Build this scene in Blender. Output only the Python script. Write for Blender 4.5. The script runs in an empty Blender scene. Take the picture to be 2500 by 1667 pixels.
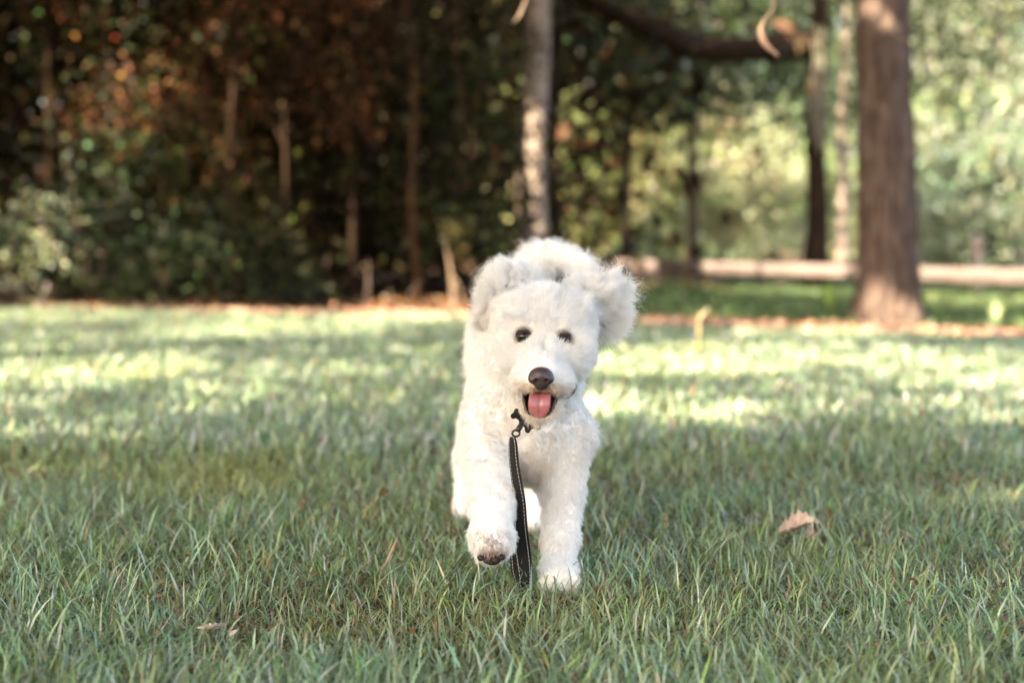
import bpy, bmesh, math, random
import numpy as np
from mathutils import Vector, Matrix, Quaternion

# ------------------------------------------------------------------ camera, sky, sun, exposure
sc = bpy.context.scene
C = sc.collection
FPX, HOR, CAMZ = 3472.0, 600.0, 0.70
PITCH = math.atan((833.5 - HOR) / FPX)
cam_d = bpy.data.cameras.new('camera')
cam = bpy.data.objects.new('camera', cam_d); C.objects.link(cam)
cam.location = (0, 0, CAMZ); cam.rotation_euler = (math.pi/2 - PITCH, 0, 0)
cam_d.lens = 50; cam_d.sensor_width = 36; cam_d.clip_start = 0.05; cam_d.clip_end = 1200
cam_d.dof.use_dof = True; cam_d.dof.focus_distance = 2.71; cam_d.dof.aperture_fstop = 1.8
sc.camera = cam

SUN_EL = math.radians(42)
SUN_H = Vector((-0.72, -0.69)).normalized()            # horizontal direction towards the sun: behind the camera, left
L = Vector((SUN_H.x*math.cos(SUN_EL), SUN_H.y*math.cos(SUN_EL), math.sin(SUN_EL)))
world = bpy.data.worlds.new('World'); sc.world = world; world.use_nodes = True
nt = world.node_tree
sky = nt.nodes.new('ShaderNodeTexSky'); sky.sky_type = 'NISHITA'; sky.sun_disc = False
sky.sun_elevation = SUN_EL; sky.sun_rotation = math.atan2(SUN_H.x, SUN_H.y)
sky.dust_density = 4.0; sky.air_density = 1.0; sky.ozone_density = 0.5
bg = nt.nodes['Background']; bg.inputs['Strength'].default_value = 0.105
nt.links.new(sky.outputs[0], bg.inputs[0])
sun_d = bpy.data.lights.new('sun', 'SUN'); sun_d.energy = 4.0; sun_d.angle = math.radians(0.6); sun_d.color = (1.0, 0.90, 0.74)
sun = bpy.data.objects.new('sun', sun_d); C.objects.link(sun)
sun.rotation_euler = L.to_track_quat('Z', 'Y').to_euler(); sun.location = L*60
vs = sc.view_settings
vs.view_transform = 'Standard'; vs.look = 'None'; vs.gamma = 1; vs.use_curve_mapping = False
vs.exposure = 3.32
try:
    vs.use_white_balance = True; vs.white_balance_temperature = 7600; vs.white_balance_tint = 12
except Exception: pass
sc.render.engine = 'CYCLES'
sc.cycles.use_denoising = True
sc.cycles.max_bounces = 7; sc.cycles.diffuse_bounces = 4; sc.cycles.glossy_bounces = 2
sc.cycles.transmission_bounces = 4; sc.cycles.transparent_max_bounces = 8
sc.cycles.sample_clamp_indirect = 6
try:
    sc.cycles_curves.shape = 'RIBBONS'; sc.cycles_curves.subdivisions = 2
except Exception: pass

rng = np.random.default_rng(7); random.seed(7)

# ------------------------------------------------------------------ helpers
_cp, _sp = math.cos(PITCH), math.sin(PITCH)
def W(px, py, Y):
    """world point seen at photo pixel (px, py) at world distance Y"""
    u = (px - 1250)/FPX; v = (833.5 - py)/FPX
    d = Vector((u, _cp + v*_sp, -_sp + v*_cp))
    t = Y/d.y
    return Vector((d.x*t, Y, CAMZ + d.z*t))
def GR(px, py):
    u = (px - 1250)/FPX; v = (833.5 - py)/FPX
    d = Vector((u, _cp + v*_sp, -_sp + v*_cp)); t = -CAMZ/d.z
    return Vector((d.x*t, d.y*t, 0))

def hash3(i, j, k, seed):
    n = (i.astype(np.int64)*374761393 + j.astype(np.int64)*668265263 + k.astype(np.int64)*2147483647 + seed*974711) & 0xffffffff
    n = ((n ^ (n >> 13))*1274126177) & 0xffffffff
    n = ((n ^ (n >> 15))*2246822519) & 0xffffffff
    return ((n ^ (n >> 16)) & 0xffffff)/float(0xffffff)
def vnoise(P, seed=0):
    """value noise in -1..1, P (N,3)"""
    P = np.asarray(P, float); I = np.floor(P).astype(np.int64); F = P - I; F = F*F*(3-2*F)
    r = 0
    for a in (0, 1):
        for b in (0, 1):
            for c in (0, 1):
                w = (F[:,0] if a else 1-F[:,0])*(F[:,1] if b else 1-F[:,1])*(F[:,2] if c else 1-F[:,2])
                r = r + w*hash3(I[:,0]+a, I[:,1]+b, I[:,2]+c, seed)
    return r*2-1
def vnoise3(P, seed=0):
    return np.stack([vnoise(P, seed+i*17) for i in range(3)], 1)
def noise2(x, y, f, seed=0):
    return vnoise(np.stack([x*f, y*f, np.zeros_like(x)+0.37], 1), seed)

def link(o, parent=None):
    C.objects.link(o)
    if parent is not None: o.parent = parent
    return o
def tag(o, label=None, cat=None, group=None, kind=None):
    if label: o['label'] = label
    if cat: o['category'] = cat
    if group: o['group'] = group
    if kind: o['kind'] = kind
    return o
def empty(name, loc=(0,0,0)):
    o = bpy.data.objects.new(name, None); C.objects.link(o); o.location = loc; o.empty_display_size = 0.1
    return o
def np_mesh(name, V, tris=None, quads=None, mat=None, parent=None, smooth=False, col=None, colface=None, origin=None):
    """V (n,3) world coordinates; faces as index arrays"""
    V = np.asarray(V, np.float32)
    if origin is not None: V = V - np.asarray(origin, np.float32)
    me = bpy.data.meshes.new(name)
    nt_ = 0 if tris is None else len(tris); nq = 0 if quads is None else len(quads)
    me.vertices.add(len(V)); me.vertices.foreach_set('co', V.ravel())
    loops = []; starts = []; tot = []
    s = 0
    if nt_:
        loops.append(np.asarray(tris, np.int32).ravel()); starts.append(np.arange(nt_)*3); s = nt_*3
    if nq:
        loops.append(np.asarray(quads, np.int32).ravel()); starts.append(np.arange(nq)*4 + s)
    lp = np.concatenate(loops).astype(np.int32); st = np.concatenate(starts).astype(np.int32)
    me.loops.add(len(lp)); me.loops.foreach_set('vertex_index', lp)
    me.polygons.add(len(st)); me.polygons.foreach_set('loop_start', st)
    if smooth: me.polygons.foreach_set('use_smooth', np.ones(len(st), bool))
    me.update(calc_edges=True)
    if col is not None:
        a = me.attributes.new('tone', 'FLOAT_COLOR', 'POINT')
        c4 = np.ones((len(V), 4), np.float32); c4[:, :3] = col; a.data.foreach_set('color', c4.ravel())
    if colface is not None:
        a = me.attributes.new('tone', 'FLOAT_COLOR', 'FACE')
        c4 = np.ones((len(st), 4), np.float32); c4[:, :3] = colface; a.data.foreach_set('color', c4.ravel())
    if mat: me.materials.append(mat)
    o = bpy.data.objects.new(name, me)
    if origin is not None and parent is None: o.location = origin
    return link(o, parent)
def kids(o, root):
    """parent o (built in world coordinates) to the Empty root without moving it"""
    o.parent = root; o.matrix_parent_inverse = Matrix.Translation(-Vector(root.location)); return o

# ------------------------------------------------------------------ materials
def mat(name):
    m = bpy.data.materials.new(name); m.use_nodes = True
    n = m.node_tree; n.nodes.clear()
    out = n.nodes.new('ShaderNodeOutputMaterial')
    return m, n, out
def N(n, t, **kw):
    x = n.nodes.new(t)
    for k, v in kw.items(): setattr(x, k, v)
    return x
def principled(name, color, rough=0.6, spec=0.3, noise=None, bump=None, metallic=0, coat=0, coord='Object'):
    """noise = (scale, colour2, detail, stretch) ; bump = (scale, strength, distance, stretch)"""
    m, n, out = mat(name)
    b = N(n, 'ShaderNodeBsdfPrincipled'); n.links.new(b.outputs[0], out.inputs[0])
    b.inputs['Base Color'].default_value = (*color, 1); b.inputs['Roughness'].default_value = rough
    b.inputs['Specular IOR Level'].default_value = spec; b.inputs['Metallic'].default_value = metallic
    b.inputs['Coat Weight'].default_value = coat
    tc = N(n, 'ShaderNodeTexCoord')
    def tex(scale, detail, stretch):
        mp = N(n, 'ShaderNodeMapping'); mp.inputs['Scale'].default_value = stretch
        n.links.new(tc.outputs[coord], mp.inputs[0])
        t = N(n, 'ShaderNodeTexNoise'); t.inputs['Scale'].default_value = scale; t.inputs['Detail'].default_value = detail
        n.links.new(mp.outputs[0], t.inputs['Vector']); return t
    if noise:
        t = tex(noise[0], noise[2], noise[3]); r = N(n, 'ShaderNodeValToRGB')
        r.color_ramp.elements[0].position = 0.35; r.color_ramp.elements[1].position = 0.65
        r.color_ramp.elements[0].color = (*color, 1); r.color_ramp.elements[1].color = (*noise[1], 1)
        n.links.new(t.outputs['Fac'], r.inputs[0]); n.links.new(r.outputs[0], b.inputs['Base Color'])
    if bump:
        t = tex(bump[0], 4, bump[3]); bp = N(n, 'ShaderNodeBump'); bp.inputs['Strength'].default_value = bump[1]
        bp.inputs['Distance'].default_value = bump[2]
        n.links.new(t.outputs['Fac'], bp.inputs['Height']); n.links.new(bp.outputs[0], b.inputs['Normal'])
    return m
def leafy(name, trans=0.35, gloss=0.08, rough=0.45, tcol=(1.0, 1.1, 0.6), attr='tone'):
    """colour per leaf from the 'tone' attribute; part of the light passes through"""
    m, n, out = mat(name)
    a = N(n, 'ShaderNodeAttribute'); a.attribute_name = attr
    d = N(n, 'ShaderNodeBsdfDiffuse'); t = N(n, 'ShaderNodeBsdfTranslucent'); g = N(n, 'ShaderNodeBsdfGlossy')
    g.inputs['Roughness'].default_value = rough; g.inputs['Color'].default_value = (0.9, 0.95, 1, 1)
    mu = N(n, 'ShaderNodeMix', data_type='RGBA', blend_type='MULTIPLY'); mu.inputs[0].default_value = 1
    mu.inputs[7].default_value = (*tcol, 1)
    n.links.new(a.outputs['Color'], mu.inputs[6]); n.links.new(mu.outputs[2], t.inputs['Color']); n.links.new(a.outputs['Color'], d.inputs['Color'])
    m1 = N(n, 'ShaderNodeMixShader'); m1.inputs[0].default_value = trans
    n.links.new(d.outputs[0], m1.inputs[1]); n.links.new(t.outputs[0], m1.inputs[2])
    m2 = N(n, 'ShaderNodeMixShader'); m2.inputs[0].default_value = gloss
    n.links.new(m1.outputs[0], m2.inputs[1]); n.links.new(g.outputs[0], m2.inputs[2]); n.links.new(m2.outputs[0], out.inputs[0])
    return m

M_leaf = leafy('leaf', gloss=0.035)
M_leaf_pale = leafy('leaf_pale', gloss=0.03, tcol=(1.0, 1.05, .85))
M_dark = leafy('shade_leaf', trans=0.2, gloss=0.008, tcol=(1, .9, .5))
M_grass = leafy('grass_blade', trans=0.30, gloss=0.07, rough=0.42, tcol=(1.1, 1.15, 0.6))
M_grass_far = leafy('grass_blade_far', trans=0.35, gloss=0.02, rough=0.5, tcol=(1.0, 1.02, 0.78))
M_litter = leafy('dead_leaf', trans=0.12, gloss=0.03, tcol=(1, 0.9, 0.7))
M_bark = principled('bark', (0.045, 0.031, 0.025), 0.9, 0.1, (3.5, (0.115, 0.084, 0.070), 6, (6, 6, 1)), (9, 0.9, 0.03, (5, 5, 0.9)))
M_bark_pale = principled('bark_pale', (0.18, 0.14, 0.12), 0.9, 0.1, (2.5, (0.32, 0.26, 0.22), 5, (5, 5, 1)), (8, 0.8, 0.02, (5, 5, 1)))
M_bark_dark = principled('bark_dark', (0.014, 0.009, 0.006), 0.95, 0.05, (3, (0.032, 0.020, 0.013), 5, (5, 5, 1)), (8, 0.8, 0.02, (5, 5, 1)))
M_bark_brown = principled('bark_brown', (0.030, 0.016, 0.009), 0.9, 0.1, (3.0, (0.065, 0.032, 0.017), 6, (6, 6, 1)), (9, 0.9, 0.03, (5, 5, 0.9)))
M_timber = principled('weathered_timber', (0.10, 0.080, 0.075), 0.85, 0.15, (2.0, (0.16, 0.13, 0.12), 6, (1, 1, 14)), (3, 0.6, 0.01, (1, 1, 14)))
M_twig = principled('twig', (0.24, 0.17, 0.12), 0.8, 0.1, (20, (0.35, 0.26, 0.18), 3, (1, 1, 1)))

# ------------------------------------------------------------------ light gaps in the canopies
# every window is a patch (in the plane z=0, following the sun's rays) that the sun must reach: leaves in its way are left out
COT = math.cos(SUN_EL)/math.sin(SUN_EL)
def sproj(P):
    P = np.atleast_2d(np.asarray(P, float))
    return P[:, :2] - np.array([SUN_H.x, SUN_H.y])*(P[:, 2:3]*COT)
STRIPES = [((1304-1250)/3472*20, 20, .30), ((1352-1250)/3472*21, 21, .2), ((1118-1250)/3472*19, 19, .15), (GR(2183, 792).x, GR(2183, 792).y, .27), ((1988-1250)/3472*23.7, 23.7, .24), ((1025-1250)/3472*16.2, 16.2, .12), ((1530-1250)/3472*30, 30, .2), ((1690-1250)/3472*31, 31, .2)]   # trunks that stand in shade
NGROUND = [0]
WIN = []                                                     # (cx, cy, rx, ry, strength)
def win_ground(px0, py0, px1, py1, s=1.0):
    a = GR((px0+px1)/2, py1); b = GR((px0+px1)/2, py0); c = GR(px0, (py0+py1)/2); d = GR(px1, (py0+py1)/2)
    WIN.append(((c.x+d.x)/2, (a.y+b.y)/2, max(0.2, abs(d.x-c.x)/2), max(0.2, abs(b.y-a.y)/2), s, 0.0))
def win_point(P, rx, ry=None, s=1.0):
    g = sproj(P)[0]; WIN.append((g[0], g[1], rx, ry or rx, s, P[2]))
win_ground(1540, 850, 2150, 905, .93); win_ground(2120, 862, 2800, 950, .9); win_ground(1430, 872, 1880, 935, .9)
win_ground(-300, 905, 2800, 1120, .48); win_ground(1400, 985, 1950, 1075, .88); win_ground(1440, 930, 2600, 1010, .72); win_ground(1900, 1000, 2700, 1110, .62); win_ground(-300, 950, 700, 1020, .68); win_ground(430, 860, 1100, 960, .66); win_ground(-200, 800, 500, 860, .6); win_ground(500, 1120, 760, 1240, .55)
win_ground(-300, 868, 420, 962); win_ground(700, 895, 870, 972, .8)
win_ground(-300, 766, 900, 796, .8); win_ground(380, 794, 1010, 838, .9); win_ground(900, 740, 1200, 790)
win_ground(1850, 796, 2600, 832, .9); win_ground(1560, 770, 1850, 800, .5); win_ground(2250, 1190, 2700, 1290, .85)
win_ground(1600, 820, 1800, 850, .3); win_ground(1500, 700, 1980, 722, .7); win_ground(2350, 745, 2600, 790, .7)
def sunlit_drop(P, seed=3):
    """probability of a leaf at P being missing because the sun gets through there"""
    g = sproj(P); e = noise2(g[:, 0], g[:, 1], 1.3, seed)*0.28 + noise2(g[:, 0], g[:, 1], 3.5, seed+1)*0.18
    p = np.zeros(len(g))
    P = np.atleast_2d(P)
    for wi, (cx, cy, rx, ry, s, zt) in enumerate(WIN):
        if wi == NGROUND[0]:
            for (sx, sy, hw) in STRIPES:
                qx, qy = g[:, 0]-sx, g[:, 1]-sy; al = -(qx*SUN_H.x + qy*SUN_H.y); pe = np.abs(qx*SUN_H.y - qy*SUN_H.x)
                p[(pe < hw) & (al > .3) & (al < 5.5)] = 0
        if rx*ry == 0: continue
        d = np.maximum(np.abs(g[:, 0]-cx)/rx, np.abs(g[:, 1]-cy)/ry)*0.6 + np.hypot((g[:, 0]-cx)/rx, (g[:, 1]-cy)/ry)*0.4
        d = d + e*(min(1.0, 0.6/min(rx, ry) + 0.3) if wi < NGROUND[0] else .3)
        p = np.maximum(p, s*np.clip((1.30-d)/0.18, 0, 1)*(P[:, 2] > zt + 0.15))
    return p

# ------------------------------------------------------------------ generic builders
def tube(pts, radii, seg=10, wob=0.0, seed=0, cap=True):
    """V, quads, tris of a tapered tube through the points"""
    pts = [Vector(p) for p in pts]; n = len(pts); V = []; up = Vector((0, 0, 1))
    T = []
    for i in range(n):
        t = (pts[min(i+1, n-1)] - pts[max(i-1, 0)]).normalized(); T.append(t)
    a = T[0].orthogonal().normalized()
    for i in range(n):
        a = (a - T[i]*a.dot(T[i])).normalized(); b = T[i].cross(a)
        for k in range(seg):
            th = 2*math.pi*k/seg
            r = radii[i]*(1 + (wob*math.sin(3*th + i*0.7 + seed) + wob*0.6*math.sin(5*th - i*0.4 + seed*2) if wob else 0))
            V.append(pts[i] + (a*math.cos(th) + b*math.sin(th))*r)
    Q = []
    for i in range(n-1):
        for k in range(seg):
            k2 = (k+1) % seg
            Q.append((i*seg+k, i*seg+k2, (i+1)*seg+k2, (i+1)*seg+k))
    Tn = []
    if cap:
        V.append(pts[0]); V.append(pts[-1]); c0, c1 = len(V)-2, len(V)-1
        for k in range(seg):
            k2 = (k+1) % seg
            Tn.append((c0, k2, k)); Tn.append((c1, (n-1)*seg+k, (n-1)*seg+k2))
    return np.array([tuple(v) for v in V]), np.array(Q), np.array(Tn).reshape(-1, 3)
def tubes(name, specs, m, parent=None, smooth=True):
    Vs, Qs, Ts, o = [], [], [], 0
    for sp in specs:
        v, q, t = tube(*sp[:2], **(sp[2] if len(sp) > 2 else {}))
        Vs.append(v); Qs.append(q+o); Ts.append(t+o); o += len(v)
    T = np.concatenate(Ts)
    ob = np_mesh(name, np.concatenate(Vs), T if len(T) else None, np.concatenate(Qs), m, None, smooth)
    if parent is not None: kids(ob, parent)
    return ob
def curve_pts(ctrl, n):
    """Catmull-Rom through control points"""
    c = [Vector(p) for p in ctrl]; c = [c[0]*2-c[1]] + c + [c[-1]*2-c[-2]]; out = []
    segs = len(c)-3
    for i in range(n):
        u = i/(n-1)*segs; k = min(int(u), segs-1); t = u-k; p0, p1, p2, p3 = c[k:k+4]
        out.append(0.5*((2*p1) + (p2-p0)*t + (2*p0-5*p1+4*p2-p3)*t*t + (3*p1-p0-3*p2+p3)*t**3))
    return out
def leaf_faces(Pc, size, aspect=0.55, flat=0.0, r=rng):
    """folded diamond leaves round centres Pc"""
    n = len(Pc); size = np.broadcast_to(size, n)*r.uniform(0.65, 1.3, n)
    a = r.normal(size=(n, 3)); a[:, 2] *= (1-flat); a[:, 2] -= 0.25; a /= np.linalg.norm(a, axis=1, keepdims=True)
    nrm = r.normal(size=(n, 3)); nrm[:, 2] = np.abs(nrm[:, 2]) + flat*2 + 0.3
    b = np.cross(nrm, a); b /= np.linalg.norm(b, axis=1, keepdims=True)+1e-9; c = np.cross(a, b)
    s = size[:, None]
    V = np.stack([Pc - a*s*0.5, Pc + b*s*aspect*0.5 + c*s*0.10 - a*s*.05, Pc + a*s*0.5, Pc - b*s*aspect*0.5 + c*s*0.10 - a*s*.05], 1)
    i = np.arange(n)*4
    T = np.stack([np.stack([i, i+1, i+2], 1), np.stack([i, i+2, i+3], 1)], 1).reshape(-1, 3)
    return V.reshape(-1, 3), T
def tone(n, base, var=0.35, hue=0.12, r=rng):
    c = np.array(base)[None, :]*np.exp(r.normal(0, var, (n, 1)))*np.exp(r.normal(0, hue, (n, 3)))
    return np.clip(c, 0.002, 0.6)
def crown_points(center, rad, n_clusters, per, spread, shell=0.55, r=rng, seed=0):
    c = np.array(center); rad = np.array(rad)
    d = r.normal(size=(n_clusters, 3)); d /= np.linalg.norm(d, axis=1, keepdims=True)
    k = r.uniform(shell**3, 1, n_clusters)**(1/3)
    cc = c + d*rad*k[:, None]*(1 + 0.18*vnoise(d*2.1+seed, seed))[:, None]
    P = np.repeat(cc, per, 0) + r.normal(size=(n_clusters*per, 3))*np.array([spread, spread, spread*0.6])
    cid = np.repeat(np.arange(n_clusters), per)
    return cc, P, cid
def foliage(name, P, size, base, parent=None, m=None, filt=True, minz=0.05, var=0.35, clus=None, flat=0, aspect=.55):
    if filt:
        keep = rng.uniform(size=len(P)) > sunlit_drop(P)
        P = P[keep]
        if clus is not None: clus = clus[keep]
    k = P[:, 2] > minz; P = P[k]
    if len(P) == 0: return None
    if clus is not None: clus = clus[k]
    V, T = leaf_faces(P, size, aspect=aspect, flat=flat)
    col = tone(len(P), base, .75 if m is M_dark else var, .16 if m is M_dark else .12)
    if clus is not None:
        ct = np.exp(rng.normal(0, 0.22, (int(clus.max())+1, 1)))*np.exp(rng.normal(0, 0.07, (int(clus.max())+1, 3))); col = np.clip(col*ct[clus], .002, .6)
    o = np_mesh(name, V, T, None, m or M_leaf, None, False, colface=np.repeat(col, 2, 0))
    if parent is not None: kids(o, parent)
    return o
def trunk_line(x, y, h, lean=(0, 0), n=14, wig=0.03, seed=0, z0=-0.1):
    r = random.Random(seed); ph = r.uniform(0, 6)
    return [(x + lean[0]*(i/(n-1)) + wig*math.sin(ph + i*0.9), y + lean[1]*(i/(n-1)) + wig*math.cos(ph*2 + i*0.8), z0 + (h-z0)*i/(n-1)) for i in range(n)]
def make_tree(name, label, cat, x, y, h, r0, crown, base, leaf=0.12, group=None, lean=(0, 0), nc=60, per=120, spread=0.45,
              barkm=None, limbs=7, flare=1.5, seed=1, shell=0.5, filt=True, extra=None, wob=0.06, minz=.05, seg=14, dark=False):
    """crown = list of (centre xyz, radii)"""
    root = empty(name, (x, y, 0)); tag(root, label, cat, group); lm = M_dark if dark else (M_leaf_pale if base[0] > .15 else None)
    pl = trunk_line(x, y, h, lean, seed=seed, wig=r0*0.18)
    rr = [r0*(flare if i == 0 else (1+(flare-1)*0.35 if i == 1 else 1))*(1-0.55*i/13) for i in range(14)]
    tubes('trunk', [(pl, rr, dict(seg=seg, wob=wob, seed=seed))], barkm or M_bark, root)
    rd = random.Random(seed); Ps = []; cids = []; off = 0; specs = []
    for (cc, rad) in crown:
        cl, P, cid = crown_points(cc, rad, nc, per, spread, shell, seed=seed)
        Ps.append(P); cids.append(cid+off); off += nc
        for q in range(limbs):
            t = cl[rd.randrange(len(cl))]; i0 = rd.randrange(6, 13); s = Vector(pl[i0])
            e = Vector(t); mid = s.lerp(e, 0.5) + Vector((0, 0, 0.12*(e-s).length)); pp = curve_pts([s, mid, e], 7)
            specs.append((pp, [rr[i0]*0.5*(1-0.8*j/6)+0.008 for j in range(7)], dict(seg=7)))
    if extra: specs += extra
    if specs:
        for i, s in enumerate(specs):
            if i < 5 or extra and s in extra: tubes('limb', [s], barkm or M_bark, root)
        if len(specs) > 5 and not extra:
            o = tubes('small_limbs', specs[5:], barkm or M_bark, root); o['kind'] = 'stuff'
    P = np.concatenate(Ps); cid = np.concatenate(cids)
    o = foliage('crown', P, leaf, base, root, lm, filt=filt, clus=cid, minz=minz)
    return root

# ------------------------------------------------------------------ ground
def ground_z(x, y):
    return 0.015*noise2(x, y, 0.35, 5) + 0.006*noise2(x, y, 1.7, 6)
def edge_y(x):
    """where the mown field ends and the leaf litter starts"""
    e0, e1, e2 = GR(0, 758), GR(1000, 778), GR(2500, 832)
    xs = np.array([-30, e0.x, e1.x, e2.x, 30]); ys = np.array([e0.y+4, e0.y, e1.y, e2.y, e2.y-10])
    return np.interp(x, xs, ys)
xs = np.concatenate([np.array([-400, -200, -90, -40, -20]), np.arange(-14, 14.1, 0.35), np.array([20, 40, 90, 200, 400])])
ys = np.concatenate([np.array([-60, -20, -6, -2]), np.arange(0, 30, 0.35), np.array([34, 40, 50, 70, 100, 160, 300, 600])])
X, Y = np.meshgrid(xs, ys); fx, fy = X.ravel(), Y.ravel()
inner = (np.abs(fx) < 15) & (fy > -3) & (fy < 32)
V = np.stack([fx, fy, np.where(inner, ground_z(fx, fy), 0)], 1)
nx = len(xs); ii, jj = np.meshgrid(np.arange(len(ys)-1), np.arange(nx-1), indexing='ij'); a = (ii*nx+jj).ravel()
Q = np.stack([a, a+1, a+nx+1, a+nx], 1)
M_soil = principled('soil', (0.045, 0.028, 0.016), 0.95, 0.1, (1.1, (0.075, 0.055, 0.03), 8, (1, 1, 1)), (25, 0.6, 0.02, (1, 1, 1)))
g = np_mesh('ground', V, None, Q, M_soil, None, True); g['kind'] = 'structure'

# --------------------------------------------------------------- grass
def grass(name, label, xy, h, w, col, segs=3, droop=0.5, flop=0.35):
    n = len(xy); z = ground_z(xy[:, 0], xy[:, 1])
    az = rng.uniform(0, 2*np.pi, n); lean = np.abs(rng.normal(flop, 0.30, n)); cur = rng.uniform(0.1, droop*2, n)
    dirx, diry = np.cos(az), np.sin(az); wa = az + np.pi/2 + rng.normal(0, 0.5, n); wx, wy = np.cos(wa), np.sin(wa)
    rows = []
    px, py, pz = xy[:, 0].copy(), xy[:, 1].copy(), z - 0.004
    ang = lean.copy()
    K = segs
    side = rng.normal(0, .18, n)
    for i in range(K+1):
        t = i/K; ww = w*0.5*(1-t**2.2)*(0.75+0.5*min(t*3, 1)) if i < K else None
        if i < K:
            rows.append(np.stack([px-wx*ww, py-wy*ww, pz], 1)); rows.append(np.stack([px+wx*ww, py+wy*ww, pz], 1))
        else:
            rows.append(np.stack([px, py, pz], 1))
        st = h/K
        px = px + (np.sin(ang)*dirx + side*diry*t)*st; py = py + (np.sin(ang)*diry - side*dirx*t)*st; pz = pz + np.cos(ang)*st
        ang = np.minimum(ang + cur/K*1.3, 1.9)
    nv = 2*K+1; V = np.stack(rows, 1).reshape(-1, 3); V[:, 2] = np.maximum(V[:, 2], -0.01)
    b = np.arange(n)*nv; T = []
    for i in range(K-1):
        o = 2*i; T.append(np.stack([b+o, b+o+1, b+o+3], 1)); T.append(np.stack([b+o, b+o+3, b+o+2], 1))
    o = 2*(K-1); T.append(np.stack([b+o, b+o+1, b+o+2], 1))
    T = np.stack(T, 1).reshape(-1, 3)
    # lower part of each blade is paler and browner (sheath), a real colour of the blade
    tt = np.array([0.0 if i < 2 else (i//2)/K for i in range(nv)]); tt[-1] = 1
    sheath = np.array([0.16, 0.12, 0.06])
    f = np.clip(1-tt*2.2, 0, 1)[None, :, None]*0.55
    cc = col[:, None, :]*(1-f) + sheath[None, None, :]*f
    o = np_mesh(name, V, T, None, M_grass if xy[:, 1].max() < 5 else M_grass_far, None, False, col=cc.reshape(-1, 3)); tag(o, label, 'grass', kind='stuff')
    return o
def wedge(n, y0, y1, margin=1.25, p=1.0):
    """random points in the camera's wedge on the ground between y0 and y1, density ~ y^-p"""
    out = []
    while sum(len(o) for o in out) < n:
        y = rng.uniform(y0, y1, n*2); x = rng.uniform(-1, 1, n*2)*(y1*0.37*margin+0.5)
        ok = (np.abs(x) < y*0.37*margin + 0.45) & (rng.uniform(size=n*2) < (y0/np.maximum(y, y0))**p)
        out.append(np.stack([x[ok], y[ok]], 1))
    return np.concatenate(out)[:n]
def gcol(xy, pal, wts):
    n = len(xy); pal = np.array(pal); k = rng.choice(len(pal), n, p=np.array(wts)/sum(wts))
    c = pal[k]*np.exp(rng.normal(-.04, 0.38, (n, 1)))*np.exp(rng.normal(0, 0.07, (n, 3)))
    patch = np.clip(noise2(xy[:, 0], xy[:, 1], 1.6, 21)*1.5 - 0.35, 0, 1)[:, None]      # yellower patches
    y0 = GR(560, 1180); d = np.hypot((xy[:, 0]-y0.x)/0.28, (xy[:, 1]-y0.y)/0.42); patch = np.maximum(patch*0.55, np.clip(1.3-d, 0, 1)[:, None])
    c = c*(1-patch) + patch*np.array([0.23, 0.26, 0.08])*np.exp(rng.normal(0, 0.3, (n, 1)))
    return np.clip(c, 0.004, 0.45)
PAL = [(0.175, 0.310, 0.180), (0.100, 0.205, 0.095), (0.290, 0.410, 0.290), (0.210, 0.315, 0.090), (0.350, 0.290, 0.150), (0.25, 0.115, 0.05)]
PALF = [(0.250, 0.355, 0.250), (0.165, 0.270, 0.160), (0.350, 0.430, 0.340), (0.270, 0.345, 0.160), (0.390, 0.360, 0.250), (0.27, 0.170, 0.10)]  # far grass made paler: haze and sheen of distance put into the colour
WT = [4.6, 3.8, 3.0, 3.4, 0.8, 0.45]
def field_filter(xy): return xy[xy[:, 1] < edge_y(xy[:, 0]) + noise2(xy[:, 0], xy[:, 1], 2, 9)*0.3]
def clumpy(xy, f=6, seed=31, amt=0.5):
    k = noise2(xy[:, 0], xy[:, 1], f, seed); return xy[rng.uniform(size=len(xy)) < 1 - amt*(k < -0.15)]
xy = clumpy(wedge(140000, 1.9, 4.6, margin=1.45, p=1.2)); n = len(xy)
hm = 1 + 0.5*noise2(xy[:, 0], xy[:, 1], 2.5, 11)
hb = np.where(rng.uniform(size=n) < .5, rng.uniform(0.018, 0.045, n), rng.uniform(0.04, 0.095, n))
grass('grass', 'short blue green grass blades round the dog in focus', xy, hb*hm, rng.uniform(0.0014, 0.0046, n), gcol(xy, PAL, WT), 4, 0.9, 0.55)
xy = wedge(60000, 1.9, 4.2, p=1.2); n = len(xy)
grass('grass', 'thin dry and yellow stems low in the near grass', xy, rng.uniform(0.02, 0.07, n), rng.uniform(0.0010, 0.0020, n),
      gcol(xy, [(0.22, 0.19, 0.09), (0.24, 0.13, 0.055), (0.13, 0.17, 0.06), (0.20, 0.08, 0.04)], [3, 2, 3, 1]), 3, 0.9, 0.7)
xy = clumpy(field_filter(wedge(200000, 4.5, 16.5, margin=1.75, p=1.0)), 3, 33, .35); n = len(xy)
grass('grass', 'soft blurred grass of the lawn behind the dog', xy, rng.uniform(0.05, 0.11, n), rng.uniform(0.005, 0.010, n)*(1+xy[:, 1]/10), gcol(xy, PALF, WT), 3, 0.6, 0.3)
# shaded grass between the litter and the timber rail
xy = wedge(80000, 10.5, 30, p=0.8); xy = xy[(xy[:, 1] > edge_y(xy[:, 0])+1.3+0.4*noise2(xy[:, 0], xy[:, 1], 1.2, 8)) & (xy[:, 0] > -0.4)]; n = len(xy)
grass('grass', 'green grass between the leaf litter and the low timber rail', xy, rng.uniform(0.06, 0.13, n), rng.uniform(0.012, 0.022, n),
      gcol(xy, [(0.055, 0.115, 0.045), (0.075, 0.13, 0.05), (0.10, 0.12, 0.04)], [3, 3, 1.2]), 3, 0.6, 0.3)

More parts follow.
